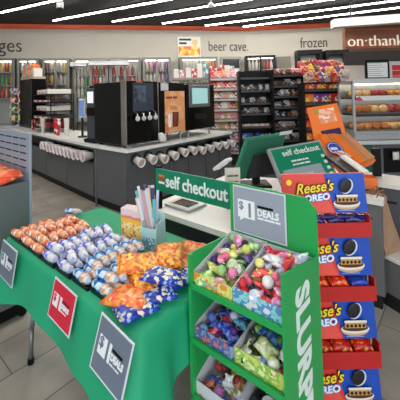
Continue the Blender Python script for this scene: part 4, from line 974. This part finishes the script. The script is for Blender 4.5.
# bags
def bag_me(mainm, seed, L=.19, W=.15, T=.05):
    b = B().pillow(L, W, T, 18, 12, seed=seed, wr=.22)
    return b
OB = printed(((240, 150, 40), (244, 170, 60), (236, 104, 40), (250, 206, 90), (200, 90, 50), (238, 140, 44), (246, 190, 90)), 75, .25)
OB2 = printed(((238, 96, 44), (244, 130, 70), (240, 160, 60), (226, 80, 60), (246, 190, 120)), 70, .25)
NB = printed(((26, 50, 150), (30, 60, 170), (36, 70, 180), (222, 206, 180), (140, 170, 226), (236, 226, 206), (26, 50, 150)), 60, .25)
BAGSHAPE = {}
def put_bag(px, py, z, rz, m, tilt, seed, sc, label, grp, cat='snack bag'):
    if seed not in BAGSHAPE: BAGSHAPE[seed] = bag_me(None, seed).mesh('snack_bag', WHITE, True)
    t = thing('snack_bag', label, cat, V(px) if hasattr(px, 'z') else px, rz, grp)
    me = BAGSHAPE[seed]
    if m.name not in [q.name if q else '' for q in me.materials] :
        me = me.copy(); me.materials.clear(); me.materials.append(m)
    o = inst(me, 'bag_body', (0, 0, 0), (tilt[0], tilt[1], 0), sc, parent=t)
    for s in (-1, 1):
        k = bpy.data.objects.new('crimped_seal', SEAL); C.objects.link(k); k.parent = o; k.location = (s*.094, 0, .025); k.rotation_euler = (0, s*.2, 0)
        k.material_slots[0].link = 'OBJECT'; k.material_slots[0].material = m
    return t
sb_ = B()
def zig(i, j): return V((-.008+.016*i/3, -.068+.136*j/34, .0025*(1 if j % 2 else -1)))
sb_.grid(zig, 3, 34); SEAL = sb_.mesh('crimped_seal', WHITE)
bags = [(1.10, .085, 0, .35, OB2, (0, .0), 1, 'bright orange snack bag at the front edge of table'),
        (1.07, .20, .012, -.25, OB, (.05, .05), 2, 'yellow orange snack bag second from front in orange heap'),
        (1.03, .31, .03, .2, OB, (.1, -.05), 3, 'yellow orange snack bag third from front in orange heap'),
        (1.07, .44, .012, -.4, OB2, (.0, .08), 4, 'reddish orange snack bag in middle of orange heap'),
        (1.05, .56, .0, .3, OB2, (.15, .0), 5, 'reddish orange snack bag at the far end of orange heap'),
        (1.00, .22, .055, .9, OB, (.1, .1), 1, 'yellow snack bag lying on top of orange heap'),
        (1.06, .36, .06, -.9, OB, (.1, .1), 5, 'yellow snack bag atop the heap near donut packs')]
for x, y, z, rz, m, tl, sd, lb in bags:
    put_bag(ab(T0, x, y, TZ+z+.006), 0, 0, YAW+rz, m, tl, sd, 1.0, lb, 'orange bags on the green table')
navy = [(1.165, .065, .0, 1.3, 1, 'navy donut bag nearest the table corner'), (1.17, .17, .008, 1.1, 2, 'navy donut bag second from the table corner'), (1.175, .27, .02, 1.45, 3, 'navy donut bag third from the table corner'),
        (1.18, .37, .01, 1.2, 4, 'navy donut bag fourth from the table corner'), (1.15, .22, .055, .4, 5, 'navy donut bag on top of the others')]
for x, y, z, rz, sd, lb in navy:
    put_bag(ab(T0, x, y, TZ+z+.006), 0, 0, YAW+rz, NB, (0, 0), sd, .80, lb, 'navy bags on the green table')

# yellow cartons and the cup of straws
YB = [at(119, 236, 2.15), at(133, 236, 2.12)]
cx_ = .66
for i, (x, y, lb) in enumerate(((.625, .475, 'yellow and white tea carton, left of the pair on the table'), (.712, .49, 'yellow and white tea carton, right of the pair on table'))):
    t = thing('tea_carton', lb, 'carton', ab(T0, x, y, TZ), YAW+.30, 'yellow cartons on the table')
    B().b2(-.046, .046, -.035, .035, 0, .165, bev=.002).obj('carton_body', mat((240, 190, 60), .5), t)
    B().b2(-.047, .047, -.036, .036, .155, .195, bev=.002).obj('carton_top', mat((226, 206, 206), .5), t)
    B().b2(-.036, .036, -.039, -.036, .03, .115).obj('label_print', printed(((240, 200, 90), (246, 226, 160), (206, 120, 60)), 50, soft=True), t)
    B().b2(-.046, .046, -.039, -.035, .14, .154).obj('pink_band', mat((226, 130, 120)), t)
t = thing('straw_box', 'white flap carton behind the yellow cartons', 'carton', ab(T0, .64, .585, TZ), YAW+.3)
B().b2(-.05, .05, -.03, .03, 0, .235).obj('carton_body', mat((224, 224, 222), .6), t)
hl = ab(T0, .815, .485, TZ)
t = thing('straw_holder', 'clear teal printed holder crammed with wrapped straws', 'holder', hl, YAW+.25)
TB = mat((176, 214, 214), .3)
B().b2(-.05, .05, -.05, -.044, 0, .13).b2(-.05, .05, .044, .05, 0, .19).b2(-.05, -.044, -.044, .044, 0, .16).b2(.044, .05, -.044, .044, 0, .16).b2(-.044, .044, -.044, .044, 0, .006).obj('holder_walls', TB, t)
B().b2(-.04, .04, -.053, -.05, .015, .08).obj('printed_label', printed(((196, 226, 230), (120, 190, 200), (60, 110, 150), (230, 240, 240)), 60, soft=True), t)
rnd = random.Random(4)
stc = [('navy', (44, 60, 110)), ('white', (214, 214, 222)), ('pink', (196, 150, 156)), ('teal', (96, 180, 186)), ('tan', (222, 178, 122)), ('pale blue', (196, 206, 228)), ('cream', (226, 200, 160))]
for i in range(22):
    nm, c = stc[i % 7]; x = -.031+.0029*i; y = rnd.uniform(-.03, .03)
    L_ = rnd.uniform(.27, .36); tip = V((x*1.4+rnd.uniform(-.10, .025)*L_/.3, y*1.2, L_)); b0 = V((x*.7, y*.7, .01))
    ax = hl+M.Rotation(YAW+.25, 3, 'Z') @ V((b0.x, b0.y, b0.z))
    d = (M.Rotation(YAW+.25, 3, 'Z') @ (tip-b0)); q = V((0, 0, 1)).rotation_difference(d.normalized())
    o = B().box((0, 0, d.length/2), (.022 if i % 3 else .016, .006, d.length), bev=.002).obj('wrapped_straw', mat(c, .4), loc=ax); o.rotation_euler = q.to_euler()
    tag(o, '%s wrapped straw or stirrer, %s from the left in the teal holder' % (nm, (ORD+['last but one', 'last'])[i]), 'straw', 'straws in teal holder')
o = B().box((0, 0, .03), (.07, .03, .03), bev=.004).obj('snack_box', mat((200, 150, 90)), loc=onz(174, 234, .60)); 
t_ = o; t_.location = (t_.location.x, t_.location.y, 0)
bpy.data.objects.remove(t_)

# ================================================================ green cardboard bin display
D0 = V((.03, 1.33, 0)); DW, DD = .40, .30
GR = mat((30, 158, 78), .45); GRD = mat((12, 118, 66), .45)
d = thing('bin_display', 'green cardboard floor display of toy bins with white side letters', 'display', D0, YAW)
B().prism([V((0, 0, 0)), V((0, DD, 0)), V((0, DD, .935)), V((0, 0, .955))], V((.006, 0, 0))).obj('side_panel', GR, d)
sp = B().prism([V((DW, -.022, 0)), V((DW, DD, 0)), V((DW, DD, .95)), V((DW, -.022, 1.015))], V((.008, 0, 0))).obj('side_panel', GR, d)
B().prism([V((-.0, DD, 0)), V((DW+.008, DD, 0)), V((DW+.008, DD, 1.13)), V((DW-.03, DD, 1.172)), V((-.03+.03, DD, 1.178)), ], V((0, .008, 0))).obj('back_panel', GR, d)
text('SLURPEE', .165, mat((225, 235, 228), .5), sp, (DW+.0095, .075, .92), (0, 0, -1), (0, 1, 0), ext=.0008, off=.006, sx=.86, spacing=1.0)
# shelves (front edge z, back edge z)
SH = [(.835, .845), (.62, .62), (.40, .40), (.18, .18)]
for k, (zf, zb) in enumerate(SH):
    B().prism([V((.006, -.015, zf-.012)), V((.006, DD, zb-.012)), V((.006, DD, zb)), V((.006, -.015, zf))], V((DW-.006, 0, 0))).obj('shelf', GR, d)
    B().b2(.0, DW, -.021, -.015, zf-.014, zf+.008).obj('shelf_lip', GR, d)
B().b2(.0, .014, -.021, 0, 0, .955).obj('front_post', GR, d)
# deals header sheet on the back panel
t = thing('deal_sign', 'large grey one dollar deals sheet fixed to the green display header', 'sign', ab(D0, .022, DD-.004, .955), YAW)
w_, h_ = .262, .215
B().b2(0, w_, -.003, 0, 0, h_).obj('sleeve', mat((206, 214, 222), .35), t); B().b2(.006, w_-.006, -.005, -.003, .006, h_-.006).obj('sheet', mat((150, 160, 174), .5), t)
WH = mat((236, 240, 242), .5)
bub = B().b2(.028, .115, -.007, -.005, h_*.34, h_*.72).prism([V((.04, -.007, h_*.34)), V((.06, -.007, h_*.34)), V((.038, -.007, h_*.26))], V((0, .002, 0))).obj('price_bubble', WH, t)
text('$', .05, mat((120, 132, 150)), bub, (.033, -.008, h_*.52), ext=.0006, off=.0008); text('1', .092, mat((120, 132, 150)), bub, (.068, -.008, h_*.38), ext=.0006, off=.001)
text('DEALS', .042, WH, t, (.128, -.006, h_*.46), ext=.0006, off=.0016, sx=.86); B().b2(.13, .205, -.007, -.005, h_*.62, h_*.67).obj('strap_line', BLACK, t)
blurred((5, 8, 4,), .0155, WH, t, (.13, -.006, h_*.39), ext=.0006, off=.0003)

# bins: printed cardboard trays, two per shelf, and the toys in them
INN = mat((206, 208, 214), .6)
def bin_(x0, x1, k, hfront, hback, pm, label, lip):
    zf = SH[k][0]; t = thing('cardboard_bin', label, 'bin', ab(D0, x0, 0, zf+.0005), YAW, 'cardboard bins in the green display')
    w = x1-x0-.004
    B().b2(0, w, 0, DD-.012, 0, .004).b2(0, w, 0, .003, .004, hfront).obj('bin_front', pm, t)
    for s in (0, w-.003):
        B().prism([V((s, .003, .004)), V((s, DD-.012, .004)), V((s, DD-.012, hback)), V((s, .003, hfront))], V((.003, 0, 0))).obj('bin_side', INN, t)
    B().b2(0, w, DD-.015, DD-.012, .004, hback).obj('bin_back', INN, t)
    return t, w, zf
P1 = printed(((206, 220, 110), (232, 226, 130), (236, 150, 60), (150, 200, 190)), 30, soft=True); P2 = printed(((120, 196, 206), (150, 214, 220), (90, 150, 200), (226, 226, 230)), 24, soft=True)
P3 = printed(((150, 160, 200), (80, 96, 170), (206, 120, 120)), 30, soft=True); P4 = printed(((206, 220, 110), (150, 190, 90), (230, 236, 170)), 30, soft=True)
BINS = [(.008, .20, 0, .045, .115, P1, 'lime and orange printed bin, upper left'), (.20, .398, 0, .055, .11, P2, 'light blue printed bin, upper right'),
        (.008, .20, 1, .045, .10, P3, 'blue printed bin, middle left'), (.20, .398, 1, .055, .10, P4, 'lime printed bin, middle right'),
        (.008, .20, 2, .05, .16, INN, 'plain grey bin with mixed trinkets, lower left'), (.20, .398, 2, .055, .16, INN, 'plain grey bin with tape rolls, lower right')]
def toy_ball(c1, c2, r):
    t = B().sph((0, 0, r), r, n=14)
    return t, [printed((c1, c2, c1), 40)]
TOYC = {0: [(240, 130, 180), (216, 222, 110), (60, 40, 110), (190, 220, 160), (236, 110, 150), (40, 36, 60), (226, 226, 214), (150, 200, 120)],
        1: [(214, 44, 50), (236, 150, 200), (240, 240, 236), (220, 50, 54), (234, 236, 130), (200, 30, 40), (190, 200, 226), (240, 120, 150)],
        2: [(60, 80, 180), (90, 110, 200), (80, 40, 130), (200, 210, 230), (30, 60, 140), (120, 160, 210), (190, 50, 60), (70, 150, 190)],
        3: [(206, 216, 130), (40, 46, 40), (230, 234, 190), (120, 160, 80), (60, 110, 190), (26, 30, 28), (214, 226, 160), (190, 60, 60)],
        4: [(220, 60, 50), (226, 190, 70), (236, 236, 236), (196, 110, 180), (110, 40, 44), (60, 80, 170), (170, 60, 60), (220, 130, 90)],
        5: [(30, 30, 34), (190, 200, 206), (226, 40, 130), (214, 214, 214), (60, 60, 64), (230, 60, 140), (170, 176, 184), (240, 240, 240)]}
CN = lambda c: min((('pink', (236, 130, 180)), ('red', (214, 44, 50)), ('yellow', (226, 200, 90)), ('lime', (206, 218, 120)), ('white', (236, 236, 236)), ('black', (32, 32, 36)), ('blue', (70, 90, 190)), ('purple', (90, 45, 130)), ('pale blue', (150, 170, 215)), ('green', (110, 160, 90)), ('maroon', (110, 40, 44)), ('magenta', (228, 45, 135)), ('grey', (150, 156, 162)), ('orange', (220, 130, 80)), ('violet', (196, 110, 180))), key=lambda n: sum((a-b)**2 for a, b in zip(n[1], c)))[0]
def plush(c, r):
    b = B().sph((0, 0, r*1.0), (r, r*.85, r*.95), m=0, n=12).sph((0, -r*.1, r*2.2), (r*.72, r*.66, r*.66), m=0, n=12)
    for s in (-1, 1): b.sph((s*r*.55, 0, r*2.75), (r*.25, r*.15, r*.3), m=0, n=8).sph((s*r*.25, -r*.72, r*2.3), r*.1, m=1, n=6).sph((s*r*.8, -r*.3, r*1.1), (r*.3, r*.3, r*.5), m=0, n=8)
    return b
def packet(c, r):
    return B().pillow(r*3.0, r*2.2, r*.9, 8, 6, seed=int(r*1e4))
def keychain(c, r):
    b = B().sph((0, 0, r*.8), r*.8, m=0, n=12)
    for k in range(10):
        a0 = 2*PI*k/10; a1 = 2*PI*(k+1)/10
        b.cyl((r*1.5+r*.7*math.cos(a0), 0, r*.9+r*.7*math.sin(a0)), (r*1.5+r*.7*math.cos(a1), 0, r*.9+r*.7*math.sin(a1)), r*.09, n=6, m=1)
    return b
def ring_roll(c, r):
    return B().lathe([(r*.6, 0), (r*1.2, 0), (r*1.2, r*.9), (r*.6, r*.9), (r*.6, 0.001)], n=18)
def clear_mat(c): return mat(c, .2, coat=.4)
kinds_by_bin = {0: ['ball', 'keychain', 'packet'], 1: ['plush', 'packet', 'plush', 'ball'], 2: ['packet', 'keychain', 'packet'], 3: ['ball', 'packet', 'packet'], 4: ['packet', 'plush', 'keychain'], 5: ['ring', 'packet', 'ring']}
BN = ['upper left bin', 'upper right bin', 'middle left bin', 'middle right bin', 'lower left bin', 'lower right bin']
KN = {'ball': ('toy_ball', 'patterned toy ball', 'toy'), 'keychain': ('keychain_charm', 'charm with ring', 'trinket'), 'packet': ('toy_packet', 'shiny toy packet', 'toy'), 'plush': ('plush_toy', 'small plush toy', 'soft toy'), 'ring': ('tape_roll', 'ring shaped roll', 'toy')}
rnd = random.Random(11)
RW, CWD = 4, 5
for bi, (x0, x1, k, hf, hb, pm, lb) in enumerate(BINS):
    t, w, zf = bin_(x0, x1, k, hf, hb, pm, lb, 0)
    cnt = 0
    r0 = .019 if bi in (0, 2, 3) else .021
    for row in range(6):
        for col in range(5):
            if bi >= 4 and (row > 4 or (col == 4 and row > 2)): continue
            c = rnd.choice(TOYC[bi]); kind = rnd.choice(kinds_by_bin[bi])
            r = r0*rnd.uniform(.85, 1.35)*(1.15 if kind == 'packet' else .85 if kind == 'plush' else 1)
            fn = {'ball': lambda c, r: B().sph((0, 0, r*1.1), r*1.0, n=12), 'keychain': keychain, 'packet': packet, 'plush': plush, 'ring': ring_roll}[kind]
            x = x0+.022+(w-.04)*(col+.5)/5+rnd.uniform(-.006, .006); y = .03+(DD-.07)*row/5.2+rnd.uniform(-.008, .008)
            base = zf+.006+(hf-.040)+row*(.012 if k < 2 else .004)+(.014 if (row+col) % 2 and row else 0)
            if kind == 'plush': base -= .012
            if k == 2: base = zf+.006+row*.010
            m0 = printed((c, c, tuple(min(255, v+60) for v in c), TOYC[bi][(cnt+1) % 8]), 60, .2) if kind in ('packet', 'ball') else mat(c, .6)
            nm, de, ca = KN[kind]
            o = fn(c, r).obj(nm, [m0, BLACK if kind == 'plush' else CHROME], smooth=(kind != 'ring'), loc=ab(D0, x, y, base))
            o.rotation_euler = (rnd.uniform(-.5, .9) if kind in ('packet',) else rnd.uniform(-.5, .5), rnd.uniform(-.6, .6), YAW+rnd.uniform(-.9, .9))
            tag(o, '%s %s, row %s from front, %s from left, %s' % (CN(c), de, ['one', 'two', 'three', 'four', 'five', 'six'][row], ORD[col], BN[bi]), ca, 'toys in the '+BN[bi]); cnt += 1
    tag(B().pillow(w-.012, DD-.03, .02 if k == 2 else .05, 14, 18, seed=bi, wr=.5).obj('shredded_filler', printed([TOYC[bi][q] for q in (0, 2, 5, 6)], 70, .4), True, loc=ab(D0, (x0+x1)/2, DD/2-.005, zf+.005)) if False else t, t['label'], 'bin')

# ================================================================ candy shipper beside it
RD = mat((184, 30, 28), .4); RDX = mat((222, 62, 50), .4); BL = mat((24, 74, 176), .4)
Ry = 1.55; rx0 = at(282, 172, Ry).x; rx1 = at(366.5, 178, Ry).x; RWd = rx1-rx0
t = thing('candy_display', 'stacked red candy shipper with blue printed panels beside green display', 'display', (rx0, Ry, 0), .0)
def tierz(py): return at(330, py, Ry).z
# header panels top and bottom (pixel rows read off, world heights)
pan = [(174, 213), (234, 275), (296, 337), (361, 402), (424, 462)]
trays = [(213, 234), (275, 296), (337, 361), (402, 424)]
COOK = mat((26, 20, 22), .5, noise=.5, ns=90); CREAM = mat((236, 226, 208), .5); CHOC = mat((84, 44, 28), .45); PB = mat((214, 160, 90), .6, noise=.5, ns=80)
YEL = mat((250, 214, 40), .45); BRN = mat((70, 26, 16), .5); WHT = mat((240, 242, 246), .45); SKY = mat((60, 130, 220), .45)
rx = lambda i: i*.004
for i, (pa, pb) in enumerate(pan):
    z1, z0 = tierz(pa), max(.06, tierz(pb)); h = z1-z0; g = .006*i; y0 = -.006*i
    W = RWd+g
    pn = B().prism([V((0, y0, z0)), V((W, y0, z0)), V((W-.008, y0+.01, z1)), V((0, y0+.01, z1))], V((0, .012, 0))).obj('panel', RDX, t)
    s = y0-.0015
    # blue field with a slanted left border
    B().prism([V((W*.62, s, z0+.001)), V((W-.001, s, z0+.001)), V((W-.009, s+.009, z1-.001)), V((W*.50, s+.009, z1-.001)), V((W*.55, s+.0055, z0+h*.55))], V((0, .004, 0))).obj('blue_field', BL, pn)
    B().prism([V((W*.24, s-.001, z0+h*.02)), V((W*.60, s-.001, z0+h*.02)), V((W*.54, s+.002, z0+h*.30)), V((W*.30, s+.002, z0+h*.34))], V((0, .003, 0))).obj('pink_field', mat((232, 84, 74), .4), pn)
    # logo: yellow over brown, italic, climbing to the right
    fx = s-.003
    ex_ = V((1, 0, .10)); ey_ = V((0, .03, 1))
    for (mm, of, yy, nm) in ((BRN, .0042, 0, 'logo_outline'), (YEL, .0012, -.002, 'logo_letters')):
        text("Reese's", h*.37, mm, pn, (W*.15, fx+.001+yy, z0+h*.50), ex_, ey_, name=nm, ext=.0006, off=of, shear=.25, sx=.88)
    for (mm, of, yy, nm) in ((SKY, .0042, -.001, 'sub_logo_outline'), (WHT, .0016, -.003, 'sub_logo_letters')):
        text('OREO', h*.23, mm, pn, (W*.25, fx+.001+yy, z0+h*.30), ex_, ey_, name=nm, ext=.0006, off=of, sx=1.05)
    if i == 0:
        B().cyl((W*.075, s-.001, z0+h*.80), (W*.075, s+.004, z0+h*.80), .014, n=20).obj('round_seal', YEL, pn)
    # picture of the filled cup and the cookie over it
    cx = W*.745; cz = z0+h*.30
    B().sph((cx, fx-.0015, cz-h*.09), (W*.150, .003, h*.13), n=20).obj('pictured_cup_base', mat((206, 170, 140), .5), pn)
    B().sph((cx, fx-.004, cz-h*.02), (W*.145, .003, h*.085), n=20).obj('pictured_chocolate', CHOC, pn)
    B().box((cx, fx-.006, cz+h*.06), (W*.235, .004, h*.14), bev=.0018).obj('pictured_filling', PB, pn)
    B().box((cx, fx-.0075, cz+h*.15), (W*.25, .004, h*.055), bev=.0018).obj('pictured_cream', CREAM, pn)
    for k in range(5): B().sph((cx-W*.09+k*W*.045, fx-.0095, cz+h*.055), (W*.016, .002, h*.04), n=8).obj('pictured_crumb', COOK, pn)
    B().sph((cx+W*.006, fx-.0025, cz+h*.385), (W*.072, .003, h*.205), n=20, rot=M.Rotation(.5, 3, 'Y')).obj('pictured_rim', mat((206, 214, 230), .4), pn)
    B().sph((cx-W*.008, fx-.0045, cz+h*.40), (W*.066, .004, h*.19), n=20, rot=M.Rotation(.5, 3, 'Y')).obj('pictured_cookie', COOK, pn)
    B().sph((cx, fx-.003, cz-h*.045), (W*.158, .003, h*.115), n=20).obj('pictured_cream_ring', CREAM, pn)
    B().b2(cx-W*.10, cx+W*.10, fx-.001, fx, z0+h*.06, z0+h*.075).obj('small_print', mat((150, 180, 230)), pn)
    blurred((3,), h*.10, mat((250, 190, 170)), pn, (W*.28, s-.003, z0+h*.12), ext=.0005)
for i, (pa, pb) in enumerate(trays):
    z1, z0 = tierz(pa)+.004, tierz(pb); g = .006*i; W = RWd-.014+g; y0 = -.028-.006*i; hh = (z1-z0)*.60
    tr_ = B().b2(-.002, W+.012, y0, y0+.006, z0-.006, z0+hh).b2(-.002, .004, y0+.006, .02, z0-.006, z1-.01).b2(W+.006, W+.012, y0+.006, .02, z0-.006, z1-.01).b2(.004, W+.006, y0+.006, .30, z0-.006, z0).obj('tray', RD, t)
    # candy bars lying in the tray
    for k in range(4):
        nm = 'red' if i != 0 and i != 1 else ['orange red', 'dark navy', 'dark navy', 'navy'][k]
        cc = printed(((206, 36, 26), (214, 54, 30), (236, 150, 50), (150, 24, 20)), 40, .2) if (nm == 'red' or k == 0) else printed(((30, 30, 80), (60, 40, 60), (24, 34, 110)), 40, .2)
        if i == 1: cc = printed(((206, 36, 26), (214, 54, 30), (236, 120, 50)), 40, .2) if k < 3 else printed(((28, 50, 140), (40, 70, 180)), 40, .2); nm = 'red' if k < 3 else 'blue'
        L_ = (W-.02)/4
        o = inst(POUCH, 'candy_bar', (rx0+.012+L_*(k+.5), Ry+y0+.055, z0+.004+(hh*.75)), (.35, 0, random.uniform(-.12, .12)), (L_/.155, .42, .7), material=cc)
        tag(o, '%s wrapped candy bar, %s from left in %s red tray from top' % (nm, ORD[k], ORD[i]), 'candy bar', 'candy bars in the red trays')
    if i == 0:
        for k in range(3): 
            o = inst(POUCH, 'candy_bar', (rx0+.20+.07*k, Ry+y0+.04, z0+.004+hh*1.0), (.3, .1, .12), (1.3, .16, .4), material=printed(((40, 30, 70), (120, 40, 50), (24, 34, 110)), 30, .2)); tag(o, 'long thin navy candy bar, %s from left sticking above first red tray' % ORD[k], 'candy bar', 'candy bars in the red trays')
B().b2(.0, RWd-.005, .02, .30, .0, tierz(176)).obj('carton_core', mat((150, 30, 28), .5), t) if False else None
B().b2(.0, .004, .03, .30, 0, tierz(222)).b2(RWd+.0, RWd+.004, .03, .30, 0, tierz(222)).b2(.004, RWd, .296, .30, 0, tierz(222)).obj('outer_carton', mat((196, 190, 184), .6), t)
B().b2(-.0, RWd+.04, -.03, .31, 0, .055).obj('base', RD, t)
